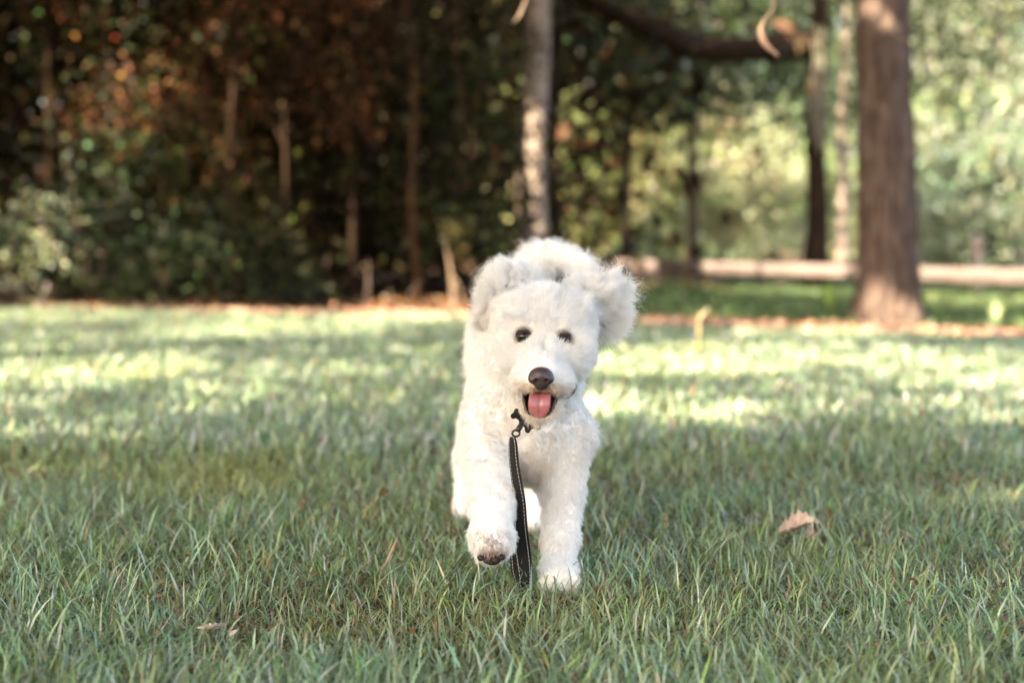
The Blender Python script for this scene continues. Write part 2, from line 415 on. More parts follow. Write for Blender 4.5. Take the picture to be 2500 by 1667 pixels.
# --------------------------------------------------------------- leaf litter strip
def litter(name, label, n, fn, base, size=0.085):
    xy = fn(n); P = np.stack([xy[:, 0], xy[:, 1], ground_z(xy[:, 0], xy[:, 1]) + np.abs(rng.normal(0.012, 0.018, len(xy)))], 1)
    V, T = leaf_faces(P, size, 0.6, flat=0.8); V[:, 2] = np.maximum(V[:, 2], 0.004)
    o = np_mesh(name, V, T, None, M_litter, None, False, colface=np.repeat(tone(len(P), base, 0.3, .08), 2, 0)); tag(o, label, 'fallen leaves', kind='stuff')
litter('fallen_leaves', 'rusty crumbs of dead leaf lying deep in the near grass', 900, lambda n: wedge(n, 1.9, 5.5, p=1.2), (0.17, 0.075, 0.035), 0.018)
def strip(n):
    x = rng.uniform(-7, 8, n); return np.stack([x, edge_y(x) + np.abs(rng.normal(0, 0.62, n)) - 0.15], 1)
litter('fallen_leaves', 'pinkish brown leaf litter along the far edge of the lawn', 26000, strip, (0.36, 0.21, 0.15))
def forest_floor(n):
    x = rng.uniform(-11, 1, n); y = edge_y(x) + rng.uniform(0.4, 9, n); return np.stack([x, y], 1)
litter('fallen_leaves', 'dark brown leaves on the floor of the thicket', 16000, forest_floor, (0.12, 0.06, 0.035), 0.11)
def far_floor(n):
    x = rng.uniform(-2, 26, n); y = rng.uniform(23, 60, n); return np.stack([x, y], 1)
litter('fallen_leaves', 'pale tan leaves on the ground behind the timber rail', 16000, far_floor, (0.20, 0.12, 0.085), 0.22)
#==SETTING_END==
# --------------------------------------------------------------- the big tree on the right
def bark_trunk(name, line, radii, m, parent, seg=96, rows=260, amp=0.012, seed=0, flare=None):
    pts = curve_pts(line, rows); rad = np.interp(np.linspace(0, 1, rows), np.linspace(0, 1, len(radii)), radii)
    th = np.linspace(0, 2*np.pi, seg, endpoint=False); P = np.array([tuple(p) for p in pts])
    TH, RR = np.meshgrid(th, rad); ZZ = np.repeat(P[:, 2:3], seg, 1)
    q = np.stack([np.cos(TH).ravel()*RR.ravel(), np.sin(TH).ravel()*RR.ravel(), ZZ.ravel()], 1)
    n1 = vnoise(q*np.array([22, 22, 4.5]), seed+1); n2 = vnoise(q*np.array([50, 50, 11]), seed+2); n3 = vnoise(q*np.array([3.0, 3.0, 1.0]), seed+3)
    d = amp*(1-np.abs(n1)*2.2) + amp*0.4*n2 + amp*1.6*n3
    r = RR.ravel() + d
    if flare is not None:
        w = np.exp(-np.clip(ZZ.ravel(), 0, None)/0.22); r = r + flare*w*(0.35 + 0.65*np.maximum(0, np.cos(TH.ravel()*5 + 1.1 + seed))) 
    V = np.stack([np.repeat(P[:, 0], seg) + np.cos(TH.ravel())*r, np.repeat(P[:, 1], seg) + np.sin(TH.ravel())*r, ZZ.ravel()], 1)
    i, k = np.meshgrid(np.arange(rows-1), np.arange(seg), indexing='ij'); k2 = (k+1) % seg
    Q = np.stack([i*seg+k, i*seg+k2, (i+1)*seg+k2, (i+1)*seg+k], -1).reshape(-1, 4)
    o = np_mesh(name, V, None, Q, m, None, True); kids(o, parent); return o
b0 = GR(2183, 792)
for px in range(1480, 2560, 60):
    win_point(W(px, 650, 24 - (px-1480)/1020*7.8), .8, .9, 1)
NGROUND[0] = len(WIN)
for (px, py, rx, ry) in ((2160, 745, 0.16, .2), (2130, 775, .1, .12), (2185, 700, .13, .13), (2120, 640, .08, .1), (2190, 520, .07, .10), (2135, 10, .2, .22), (2190, 40, .12, .3), (2130, 350, .08, .12), (2205, 285, .05, .2), (2150, 270, .06, .1)):
    win_point(W(px, py, b0.y-0.25), rx, ry, 0.9)
# sunlit patches on the other trunks, the rail, the thicket
for (px, py, Y, r_) in ((1290, 260, 20, .20), (1285, 345, 20, .26), (1285, 410, 20, .30), (1285, 480, 20, .32), (1275, 590, 20, .2), (2052, 450, 28, .3), (2052, 500, 28, .3), (2052, 560, 28, .4), (2052, 600, 28, .4),
                        (1985, 120, 23.7, .3), (1992, 200, 23.7, .28), (1560, 490, 30, .4), (1015, 420, 16, .18), (1010, 480, 16, .22), (565, 352, 15.6, .14), (560, 275, 15.6, .1)):
    win_point(W(px, py, Y-0.3), r_, r_)
for i in range(230):                                       # flecks of sun in the thicket: many at the upper left, some low
    t_ = rng.uniform()
    if t_ < .5: px, py = rng.normal(170, 110), rng.uniform(20, 360)
    elif t_ < .85: px, py = rng.uniform(60, 520), rng.uniform(380, 740)
    else: px, py = rng.uniform(300, 1200), rng.uniform(20, 740)
    win_point(W(px, py, 15.2 + rng.uniform(0, 1.2)), rng.uniform(.08, .2), rng.uniform(.08, .25), .95)
for (px, py) in ((20, 560), (50, 600), (30, 640)): win_point(W(px, py, 14.6), .35, .35, 1)
for (px, py, r_) in ((1120, 640, .3), (910, 620, .25), (450, 690, .2), (1000, 750, .5), (1080, 750, .4), (400, 200, .2)): win_point(W(px, py, 14.6), r_, r_, .9)

root = empty('oak_tree', (b0.x, b0.y, 0)); tag(root, 'thick brown furrowed tree trunk right of the dog, flared at its base', 'tree')
zt = 9.0
line = [(b0.x-0.03, b0.y, -0.1), W(2172, 700, b0.y), W(2166, 500, b0.y), W(2160, 250, b0.y), W(2152, 0, b0.y), (b0.x-0.15, b0.y+.1, 4.6), (b0.x-0.1, b0.y+.2, 7.0)]
bark_trunk('trunk', line, [0.275, 0.245, 0.232, 0.222, 0.215, 0.19, 0.12], M_bark, root, seed=4, flare=0.15, amp=.019)
cr = [((b0.x+0.2, b0.y+0.8, 8.2), (3.0, 2.8, 2.2))]
cl, P, cid = crown_points(*cr[0], 70, 200, 0.45, .4, seed=5)
for q in range(6):
    s = Vector((b0.x-0.1, b0.y+.15, 4.6+0.4*q)); e = Vector(cl[q*7]); mid = s.lerp(e, .5)+Vector((0, 0, .3))
    tubes('limb', [(curve_pts([s, mid, e], 8), [0.09*(1-.8*j/7)+.01 for j in range(8)], dict(seg=8))], M_bark, root)
foliage('crown', P, .11, (.05, .085, .03), root, clus=cid)

# --------------------------------------------------------------- other trunks and their crowns
G1 = (.058, .085, .026); G2 = (.065, .11, .06); G3 = (.17, .215, .115); G4 = (.24, .29, .19); GD = (.020, .021, .008)
def at(px, Y): return (px-1250)/FPX*Y
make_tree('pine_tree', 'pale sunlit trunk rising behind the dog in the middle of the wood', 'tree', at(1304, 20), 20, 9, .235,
          [((at(1304, 20)+1.2, 21.5, 7.6), (3.0, 2.4, 2.0)), ((-2.3, 20.5, 3.6), (1.8, 1.0, 1.2))], G1, .13, nc=45, per=110, barkm=M_bark_pale, seed=11, flare=1.3, wob=.03, seg=24, limbs=4)
make_tree('pine_tree', 'thin brown trunk beside the parked car, forked high up', 'tree', at(1530, 30), 30, 9, .11,
          [((at(1560, 30), 31, 4.4), (2.2, 1.5, 1.5))], G1, .16, nc=40, per=90, seed=12, flare=1.4, barkm=M_bark, limbs=5)
make_tree('pine_tree', 'thin brown trunk between the parked car and the dark oak', 'tree', at(1690, 31), 31, 9, .125,
          [((at(1700, 31), 32, 5.2), (2.6, 1.5, 1.9))], G1, .16, nc=40, per=90, seed=13, flare=1.3, limbs=5)
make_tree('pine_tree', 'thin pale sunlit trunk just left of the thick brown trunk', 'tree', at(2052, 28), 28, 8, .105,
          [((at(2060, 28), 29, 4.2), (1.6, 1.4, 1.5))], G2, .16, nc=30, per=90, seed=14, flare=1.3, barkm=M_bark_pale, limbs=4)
# dark live oak with a long limb that arches to the left
xE = at(1988, 23.7); yE = 23.7
limbA = curve_pts([W(1995, 110, yE), W(1900, 116, yE-.2), W(1780, 122, yE-.8), W(1690, 114, yE-1.2), W(1590, 70, yE-1.6), W(1500, 30, yE-1.8), W(1390, -25, yE-2.0), W(1200, -160, yE-2)], 26)
limbB = curve_pts([W(1650, 100, yE-1.3), W(1640, 170, yE-1.2), W(1610, 205, yE-1.1), W(1550, 225, yE-1.0), W(1520, 215, yE-1)], 14)
limbC = curve_pts([W(1990, 200, yE), W(2080, 60, yE-.2), W(2200, -60, yE-.4)], 10)
ex = [(limbA, [0.235*(1-0.45*j/25) for j in range(26)], dict(seg=12, wob=.06)), (limbB, [.075*(1-.5*j/13) for j in range(14)], dict(seg=8))]
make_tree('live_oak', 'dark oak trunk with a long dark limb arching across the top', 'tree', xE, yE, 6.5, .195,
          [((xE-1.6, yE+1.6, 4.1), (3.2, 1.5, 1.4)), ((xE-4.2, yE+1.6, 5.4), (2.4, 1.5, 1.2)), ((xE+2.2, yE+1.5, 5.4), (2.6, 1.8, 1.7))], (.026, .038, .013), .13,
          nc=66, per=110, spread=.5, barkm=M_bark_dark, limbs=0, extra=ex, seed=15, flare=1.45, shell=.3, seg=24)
# strands of pale bark moss hanging on the oak
mb = []
for q in range(26):
    x0 = at(1992, yE-.5) + rng.normal(0, .07); z1 = rng.uniform(3.0, 4.3); z0_ = z1 - rng.uniform(.5, 1.2)
    mb.append((curve_pts([(x0, yE-.35+rng.normal(0, .05), z1), (x0+rng.normal(0, .03), yE-.36, (z1+z0_)/2), (x0+rng.normal(0, .03)+.04, yE-.36, z0_)], 6), [.012]*5+[.004], dict(seg=4)))
o = tubes('hanging_moss', mb, principled('moss', (.16, .15, .115), .95, .05)); tag(o, 'grey brown moss hanging down the front of the dark oak trunk', 'moss')

# understory and the dark thicket on the left
def bush(name, label, cat, x, y, rad, z, base, leaf, nc, per, seed, group=None, spread=.35, stems=4, barkm=None):
    root = empty(name, (x, y, 0)); tag(root, label, cat, group)
    rd = random.Random(seed)
    cl, P, cid = crown_points((x, y, z), rad, nc, per, spread, .35, seed=seed)
    for q in range(stems):
        e = Vector(cl[rd.randrange(len(cl))]); s = Vector((x+rd.uniform(-.12, .12), y+rd.uniform(-.1, .1), -.05)); mid = Vector((s.x*.7+e.x*.3, s.y*.7+e.y*.3, e.z*.5))
        tubes('stem', [(curve_pts([s, mid, e], 7), [.016*(1-.12*j) for j in range(7)], dict(seg=6))], barkm or M_bark, root) if barkm is None else tubes('stem', [(curve_pts([s, mid, e], 7), [.009*(1-.1*j) for j in range(7)], dict(seg=6))], barkm, root)
    foliage('foliage', P, leaf, base, root, M_dark if base[1] < .06 else None, clus=cid)
    return root
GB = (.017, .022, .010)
GT = 'understory trees crowding the dark thicket on the left'
BR = (.11, .052, .026)
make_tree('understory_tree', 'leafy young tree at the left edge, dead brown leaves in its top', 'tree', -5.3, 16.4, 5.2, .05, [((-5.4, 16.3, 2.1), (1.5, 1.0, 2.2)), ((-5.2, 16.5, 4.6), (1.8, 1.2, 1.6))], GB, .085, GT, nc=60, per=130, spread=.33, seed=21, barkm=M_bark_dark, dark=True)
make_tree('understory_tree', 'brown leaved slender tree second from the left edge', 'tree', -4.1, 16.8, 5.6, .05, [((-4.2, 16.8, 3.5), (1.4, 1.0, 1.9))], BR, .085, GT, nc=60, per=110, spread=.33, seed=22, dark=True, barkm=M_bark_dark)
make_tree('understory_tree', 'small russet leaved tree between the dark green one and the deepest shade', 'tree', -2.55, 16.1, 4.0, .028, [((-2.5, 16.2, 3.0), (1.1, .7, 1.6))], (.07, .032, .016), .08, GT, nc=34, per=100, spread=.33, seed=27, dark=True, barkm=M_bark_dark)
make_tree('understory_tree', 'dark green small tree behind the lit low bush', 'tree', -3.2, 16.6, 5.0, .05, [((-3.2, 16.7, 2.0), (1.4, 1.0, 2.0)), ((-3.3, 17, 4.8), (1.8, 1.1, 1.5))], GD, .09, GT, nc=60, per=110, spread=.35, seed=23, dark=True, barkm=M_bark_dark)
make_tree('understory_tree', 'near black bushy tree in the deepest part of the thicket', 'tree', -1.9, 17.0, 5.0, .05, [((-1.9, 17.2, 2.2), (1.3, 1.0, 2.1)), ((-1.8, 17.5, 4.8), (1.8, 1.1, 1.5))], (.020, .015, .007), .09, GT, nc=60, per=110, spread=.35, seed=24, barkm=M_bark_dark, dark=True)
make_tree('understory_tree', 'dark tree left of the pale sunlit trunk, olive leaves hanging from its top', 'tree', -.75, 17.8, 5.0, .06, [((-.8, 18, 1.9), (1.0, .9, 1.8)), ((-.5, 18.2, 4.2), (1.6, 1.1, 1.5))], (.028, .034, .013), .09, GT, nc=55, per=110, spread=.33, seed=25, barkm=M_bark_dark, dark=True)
for i, (px, Y, r_, lab, mm, ln) in enumerate(((1025, 16.2, .042, 'bent trunk lit orange brown in the dark thicket', M_bark_brown, (-.25, .1)), (560, 15.9, .04, 'slim dark stem with a small lit patch in the thicket', M_bark_dark, (.1, .1)),
                               (1118, 19, .10, 'dark straight trunk left of the pale sunlit trunk', M_bark_dark, (.05, 0)), (1352, 21, .12, 'dark trunk hugging the right side of the pale sunlit trunk', M_bark_dark, (.02, 0)),
                               (300, 17.5, .045, 'thin leaning stem far left in the thicket', M_bark_dark, (.5, .1)))):
    x = at(px, Y); rt = empty('sapling', (x, Y, 0)); tag(rt, lab, 'tree')
    pl = trunk_line(x, Y, 6.0, ln, wig=.05, seed=40+i, n=14); tubes('trunk', [(pl, [r_*(1-.04*j) for j in range(14)], dict(seg=12, wob=.04))], mm, rt)
    cl, P, cid = crown_points((x+ln[0], Y, 6.0), (1.2, 1.0, 1.0), 14, 80, .35, seed=50+i); foliage('crown', P, .11, G1, rt, clus=cid)
b = 'low bushes at the foot of the thicket'
bush('bush', 'pale green sunlit bush at the left edge of the lawn', 'bush', -5.3, 15.0, (.75, .6, .62), .72, (.22, .26, .17), .08, 26, 90, 61, b, .20)
bush('bush', 'low dark green bush with a few lit leaves, left of the thicket middle', 'bush', -3.75, 15.4, (.9, .5, .55), .55, (.022, .033, .016), .08, 30, 80, 62, b, .24)
bush('bush', 'blue green bush right of the pale one, taller than the others', 'bush', -4.6, 15.6, (.7, .5, .95), 1.0, (.022, .034, .018), .08, 30, 80, 63, b, .26)
bush('bush', 'low dark bush in front of the deepest shade', 'bush', -2.6, 15.5, (.9, .5, .4), .4, (.016, .020, .009), .08, 24, 80, 64, b, .24)
bush('bush', 'small yellow green sprig left of the tan sapling', 'bush', at(905, 15.0), 15.0, (.22, .15, .28), .5, (.13, .16, .03), .07, 7, 30, 65, b, .12, 2)
bush('bush', 'slender tan sapling with yellow green leaves left of the dog', 'bush', at(1122, 15.2), 15.2, (.22, .2, .32), .62, (.17, .15, .05), .07, 8, 38, 66, b, .11, 4, M_twig)
bush('bush', 'tiny reddish bush on the litter beside the tan sapling', 'bush', at(990, 15.4), 15.4, (.4, .2, .18), .2, (.14, .075, .03), .07, 8, 40, 67, b, .14, 2)

# dense woods that close the view on the left and far behind: nobody could count these
def woods(name, label, boxes, base, leaf, filt=True, var=.35):
    Ps = []
    for (x0, x1, y0, y1, z0, z1, n) in boxes:
        k = max(4, n//130); c = np.stack([rng.uniform(x0, x1, k), rng.uniform(y0, y1, k), rng.uniform(z0, z1, k)], 1)
        s = (z1-z0)/9+.25; P = np.repeat(c, 130, 0) + rng.normal(size=(k*130, 3))*np.array([s, s, s*.7])
        P[:, 2] = np.where(P[:, 2] < .1, rng.uniform(0.1, z1, len(P)), P[:, 2]); Ps.append(P)
    P = np.concatenate(Ps); cid = np.arange(len(P))//130
    o = foliage(name, P, leaf, base, None, M_dark if base[1] < .05 else None, filt=filt, clus=cid, var=var); tag(o, label, 'woods', kind='stuff'); return o
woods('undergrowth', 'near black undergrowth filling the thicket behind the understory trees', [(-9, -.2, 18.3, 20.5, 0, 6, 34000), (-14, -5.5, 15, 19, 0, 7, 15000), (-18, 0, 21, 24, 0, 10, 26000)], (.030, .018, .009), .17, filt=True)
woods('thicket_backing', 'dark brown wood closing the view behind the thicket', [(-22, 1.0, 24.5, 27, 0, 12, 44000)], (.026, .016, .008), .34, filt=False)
woods('treetops', 'dark canopy of the wood above the frame, added to block sky light over the thicket', [(-13, 0.0, 14.2, 21, 5.2, 8.5, 40000)], (.03, .045, .02), .17)  # unseen canopy added to keep sky light off the thicket
woods('far_woods', 'mass of far woodland beyond the open ground', [(-16, 44, 74, 80, 0, 22, 42000)], (.12, .16, .08), .6, False)
woods('far_woods', 'olive woodland far behind the middle trunks', [(-9, 7, 50, 56, 0, 16, 26000)], (.13, .155, .06), .42, False)

# trees standing in the sun behind the rail
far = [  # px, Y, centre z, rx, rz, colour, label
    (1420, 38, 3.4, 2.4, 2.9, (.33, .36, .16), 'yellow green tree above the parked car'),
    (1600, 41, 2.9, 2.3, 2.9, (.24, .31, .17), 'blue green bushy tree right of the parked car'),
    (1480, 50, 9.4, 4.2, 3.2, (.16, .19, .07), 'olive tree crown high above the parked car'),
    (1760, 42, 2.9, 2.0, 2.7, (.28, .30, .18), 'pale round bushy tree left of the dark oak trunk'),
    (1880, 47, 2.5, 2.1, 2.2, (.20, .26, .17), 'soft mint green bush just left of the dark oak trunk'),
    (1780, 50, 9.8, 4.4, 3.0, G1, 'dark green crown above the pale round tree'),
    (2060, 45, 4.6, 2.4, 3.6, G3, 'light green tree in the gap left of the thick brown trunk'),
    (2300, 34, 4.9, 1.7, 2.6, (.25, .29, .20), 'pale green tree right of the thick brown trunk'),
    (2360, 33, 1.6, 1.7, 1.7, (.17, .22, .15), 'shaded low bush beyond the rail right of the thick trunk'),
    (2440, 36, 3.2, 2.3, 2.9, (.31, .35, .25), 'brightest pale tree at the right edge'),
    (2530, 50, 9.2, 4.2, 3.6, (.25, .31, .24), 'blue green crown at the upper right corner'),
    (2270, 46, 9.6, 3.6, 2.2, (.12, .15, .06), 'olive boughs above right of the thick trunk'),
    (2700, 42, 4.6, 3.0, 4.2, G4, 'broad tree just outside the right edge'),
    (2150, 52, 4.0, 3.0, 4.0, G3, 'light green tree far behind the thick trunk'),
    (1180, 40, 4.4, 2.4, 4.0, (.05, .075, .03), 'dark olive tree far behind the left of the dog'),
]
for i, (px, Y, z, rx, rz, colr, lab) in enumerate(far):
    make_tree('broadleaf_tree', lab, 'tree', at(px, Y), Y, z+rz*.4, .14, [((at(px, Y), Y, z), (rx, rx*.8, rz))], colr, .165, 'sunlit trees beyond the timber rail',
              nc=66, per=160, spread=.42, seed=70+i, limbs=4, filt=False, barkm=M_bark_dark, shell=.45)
root = empty('tree_stump', (at(2383, 22), 22, 0)); tag(root, 'short pale stump post standing behind the rail at the right', 'stump')
tubes('stump', [(trunk_line(at(2383, 22), 22, .86, n=10, wig=.01), [.11, .1, .09, .085, .085, .085, .08, .08, .075, .06], dict(seg=16, wob=.05))], M_bark_pale, root)

# --------------------------------------------------------------- low timber rail
def beam(name, a, b, w, h, m, parent=None, bev=.012, sag=0):
    a, b = Vector(a), Vector(b); d = (b-a); Ln = d.length; d.normalize(); s = d.cross(Vector((0, 0, 1))).normalized(); u = s.cross(d)
    n = 14; V = []; prof = [(-w/2+bev, -h/2), (w/2-bev, -h/2), (w/2, -h/2+bev), (w/2, h/2-bev), (w/2-bev, h/2), (-w/2+bev, h/2), (-w/2, h/2-bev), (-w/2, -h/2+bev)]
    for i in range(n+1):
        c = a + d*Ln*i/n; k = 1 + .04*math.sin(i*1.9+a.x)
        for (p, q) in prof: V.append(tuple(c + s*p*k + u*(q*k - sag*math.sin(math.pi*i/n))))
    Q = [(i*8+j, i*8+(j+1) % 8, (i+1)*8+(j+1) % 8, (i+1)*8+j) for i in range(n) for j in range(8)]
    T = [(0, j+1, j) for j in range(1, 7)] + [(n*8, n*8+j, n*8+j+1) for j in range(1, 7)]
    o = np_mesh(name, V, T, Q, m); 
    if parent is not None: kids(o, parent)
    return o
rz = .35
rp = [W(2540, 676, 15.8), W(2087, 664, 19.6), W(1480, 645, 24.2), W(1240, 638, 27.5)]
rp[0].z = rz; 
root = empty('timber_rail', (rp[1].x, rp[1].y, 0)); tag(root, 'low weathered timber rail on short posts crossing behind the thick brown trunk', 'rail')
beam('rail', rp[0] + (rp[0]-rp[1])*.4, rp[1]+Vector((.06, -.06, 0)), .16, .175, M_timber, root)
beam('rail', rp[1]+Vector((-.06, .07, .004)), rp[2], .16, .175, M_timber, root)
beam('rail', rp[2]+Vector((-.01, .02, .003)), rp[3], .16, .175, M_timber, root)
for p in (rp[1]+Vector((-.03, -.17, 0)), rp[2]+Vector((0, -.02, 0)), rp[0].lerp(rp[1], .16)+Vector((0, 0.02, 0)), rp[1].lerp(rp[2], .52), rp[3]):
    top = .30 if p.y != rp[1].y-.17 else .40
    beam('post', (p.x, p.y, -.15), (p.x, p.y, .235 if top < .35 else .47), .15, .15, M_timber, root)

# --------------------------------------------------------------- parked car far behind the rail
def car(x, y):
    root = empty('parked_car', (x, y, 0)); tag(root, 'dark blue parked car far behind the dog, half hidden', 'car')
    paint = principled('car_paint', (.012, .018, .035), .25, .5, coat=.6); glass = principled('car_glass', (.16, .2, .24), .08, .8)
    rub = principled('tyre', (.015, .015, .015), .8, .2); chrome = principled('hubcap', (.5, .5, .5), .3, .5, metallic=.8); lampm = principled('headlamp', (.75, .78, .8), .15, .8)
    body = [(-2.2, .35), (-2.25, .62), (-2.12, .86), (-1.2, .98), (-.55, 1.40), (.1, 1.47), (.95, 1.43), (1.6, 1.06), (2.12, 1.0), (2.22, .8), (2.2, .38), (1.75, .3), (-1.75, .3)]
    bm = bmesh.new(); rows = []
    for (w, k) in ((-.82, .94), (-.86, 1), (.86, 1), (.82, .94)):
        rows.append([bm.verts.new((px*1.0, (w*(1 if pz < 1.0 else .82)), .35+(pz-.35)*(k if pz > .8 else 1))) for (px, pz) in body])
    for a, b_ in zip(rows, rows[1:]):
        for j in range(len(body)): bm.faces.new((a[j], a[(j+1) % len(body)], b_[(j+1) % len(body)], b_[j]))
    bm.faces.new(rows[0][::-1]); bm.faces.new(rows[-1]); bmesh.ops.recalc_face_normals(bm, faces=bm.faces)
    me = bpy.data.meshes.new('body'); bm.to_mesh(me); me.materials.append(paint); o = bpy.data.objects.new('body', me); link(o, root)
    def poly(name, pts, m, thick=.02, side=-1, par=root):
        bm = bmesh.new(); A = [bm.verts.new((p[0], p[1], p[2])) for p in pts]; B = [bm.verts.new((p[0], p[1]-side*thick*-1, p[2])) for p in pts]
        bm.faces.new(A); bm.faces.new(B[::-1])
        for j in range(len(pts)): bm.faces.new((A[j], B[j], B[(j+1) % len(pts)], A[(j+1) % len(pts)]))
        bmesh.ops.recalc_face_normals(bm, faces=bm.faces); me = bpy.data.meshes.new(name); bm.to_mesh(me); me.materials.append(m); return link(bpy.data.objects.new(name, me), par)
    for s in (-1, 1):
        poly('side_window', [(-.95, s*.80, 1.02), (-.52, s*.745, 1.32), (.05, s*.735, 1.38), (.05, s*.80, 1.02)], glass, .03, s)
        poly('side_window', [(.13, s*.80, 1.02), (.13, s*.735, 1.38), (.9, s*.745, 1.35), (1.4, s*.80, 1.03)], glass, .03, s)
        poly('headlight', [(-2.2, s*.6, .66), (-2.2, s*.6, .8), (-2.0, s*.88, .8), (-2.0, s*.88, .66)], lampm, .03, s)
    poly('windscreen', [(-1.17, -.66, 1.0), (-1.17, .66, 1.0), (-.6, .6, 1.38), (-.6, -.6, 1.38)], glass, .02)
    for sx in (-1.38, 1.38):
        for s in (-1, 1):
            w = tubes('wheel', [([(sx, s*.68, .33), (sx, s*.90, .33)], [.33, .33], dict(seg=20))], rub); w.parent = root
            h = tubes('hubcap', [([(sx, s*.895, .33), (sx, s*.915, .33)], [.2, .19], dict(seg=14))], chrome); h.parent = w
    root.rotation_euler.z = math.radians(8)
    return root
car(at(1490, 74), 70)

# --------------------------------------------------------------- unseen trees beside and behind the camera, leaves laid out to cast the lawn's shade
def shade_canopy():
    n = 125000
    Gx = rng.uniform(-9.5, 9.0, n); Gy = rng.uniform(-2.5, 25, n)
    # the canopy thins out over the far right of the lawn
    ok = ~((Gx > 1.0) & (Gy > edge_y(Gx) + 1.6) & (rng.uniform(size=n) < .25)); Gx, Gy = Gx[ok], Gy[ok]
    h = rng.uniform(6.0, 10.5, len(Gx)) + 1.0*noise2(Gx, Gy, .6, 77)
    P = np.stack([Gx + SUN_H.x*h*COT, Gy + SUN_H.y*h*COT, h], 1)
    ex_ = []
    for (sx, sy, hw) in STRIPES:  # extra crown leaves added to keep these trunks shaded
        k = 1400; al = rng.uniform(.3, 5.2, k); pe = rng.uniform(-hw-.05, hw+.05, k); hh = rng.uniform(6.5, 10, k)
        gx, gy = sx - SUN_H.x*al + SUN_H.y*pe, sy - SUN_H.y*al - SUN_H.x*pe; ex_.append(np.stack([gx + SUN_H.x*hh*COT, gy + SUN_H.y*hh*COT, hh], 1))
    k = 9000; gx, gy, hh = rng.uniform(-1.2, 2, k), rng.uniform(1.8, 5.2, k), rng.uniform(6, 10, k); ex_.append(np.stack([gx + SUN_H.x*hh*COT, gy + SUN_H.y*hh*COT, hh], 1))  # more leaves added to keep sun flecks off the dog
    P = np.concatenate([P] + ex_)
    # leaves gather in boughs
    P[:, :2] += vnoise3(P*1.3, 91)[:, :2]*.15
    keep = rng.uniform(size=len(P)) > sunlit_drop(P)
    P = P[keep]; gg = sproj(P)
    tiny = noise2(gg[:, 0], gg[:, 1], 2.2, 55) > .68                      # a few stray gaps
    near = gg[:, 1] < 6.2
    P = P[~(tiny & ~near)]
    trunks = [(-12.5, 9.0), (-9.5, 2.5), (-6.5, -3.5), (-13.5, 2.0), (-1.8, -7.5)]
    labs = ['tall shade tree left of the lawn beside the thicket', 'shade tree standing left of the camera', 'shade tree behind the camera on the left', 'outermost shade tree on the left', 'shade tree straight behind the camera']
    d = np.stack([np.hypot(P[:, 0]-a, P[:, 1]-b_) for a, b_ in trunks], 1); who = d.argmin(1)
    for i, (tx, ty) in enumerate(trunks):
        rt = empty('shade_tree', (tx, ty, 0)); tag(rt, labs[i], 'tree', 'trees outside the frame that shade the lawn')
        Q = P[who == i]
        tubes('trunk', [(trunk_line(tx, ty, 8.5, n=14, wig=.05, seed=i), [.36 if j == 0 else .27*(1-.04*j) for j in range(14)], dict(seg=16, wob=.06))], M_bark, rt)
        for q in range(9):
            e = Vector(Q[int(rng.integers(len(Q)))]); s = Vector((tx, ty, rng.uniform(4.5, 7.5))); 
            tubes('limb', [(curve_pts([s, s.lerp(e, .5)+Vector((0, 0, .5)), e], 8), [.10*(1-.8*j/7)+.01 for j in range(8)], dict(seg=8))], M_bark, rt)
        foliage('crown', Q, .27, (.06, .095, .035), rt, filt=False, aspect=.7)
shade_canopy()

# --------------------------------------------------------------- small things: weeds, stalks, fallen leaves, hanging bits
M_stalk = principled('dry_stalk', (.42, .34, .17), .7, .2); M_weed = leafy('weed_leaf', .35, .05)
def blade_leaf(p, d, Ln, w, up=.3, n=6):
    """V, T of one arched strap leaf"""
    V = []; p = Vector(p); d = Vector(d).normalized(); s = d.cross(Vector((0, 0, 1))).normalized()
    for i in range(n+1):
        t = i/n; c = p + d*Ln*t + Vector((0, 0, up*Ln*math.sin(t*math.pi*.75))); ww = w*math.sin(math.pi*min(1, .12+t*.88))**.7*.5
        V += [tuple(c - s*ww), tuple(c + s*ww)]
    T = []
    for i in range(n): o = 2*i; T += [(o, o+1, o+3), (o, o+3, o+2)]
    return np.array(V), np.array(T)
def strap_mesh(name, leaves, colr, m, parent):
    Vs, Ts, o = [], [], 0
    for lf in leaves: v, t = blade_leaf(*lf); Vs.append(v); Ts.append(t+o); o += len(v)
    T = np.concatenate(Ts); ob = np_mesh(name, np.concatenate(Vs), T, None, m, None, False, colface=np.repeat(np.array([colr]), len(T), 0)); kids(ob, parent); return ob
def weed(name, label, px, pybase, pytop, n, colr, bend=.15, leafw=.018, cat='weed', stalk=True, seed=0):
    b = GR(px, pybase); H = (pybase-pytop)/FPX*b.y; rt = empty(name, (b.x, b.y, 0)); tag(rt, label, cat); rd = random.Random(seed)
    if stalk:
        tubes('stem', [(curve_pts([(b.x, b.y, 0), (b.x+bend*H*.3, b.y, H*.5), (b.x+bend*H, b.y, H*.95)], 7), [.006]*5+[.005, .003], dict(seg=6))], M_stalk, rt)
    for q in range(n):
        a = rd.uniform(0, 6.28); z = H*(rd.uniform(.3, .85) if stalk else .02)
        Ln = H*(rd.uniform(.3, .55) if stalk else rd.uniform(.8, 1.15)); upv = rd.uniform(.5, 1.2) if stalk else rd.uniform(1.5, 3.2)
        strap_mesh('leaf', [((b.x+bend*z*.5, b.y, z), (math.cos(a), math.sin(a), upv), Ln, leafw*rd.uniform(.7, 1.2), .08)], np.array(colr)*rd.uniform(.8, 1.2), M_weed, rt)
    return rt
weed('weed', 'tall pale yellow weed stalk standing in the lawn right of the dog', 1703, 870, 757, 5, (.36, .31, .22), .05, .018, seed=1)
weed('weed', 'leaning orange brown stalk at the far left edge of the lawn', 503, 792, 738, 2, (.42, .22, .12), .55, .02, seed=2)
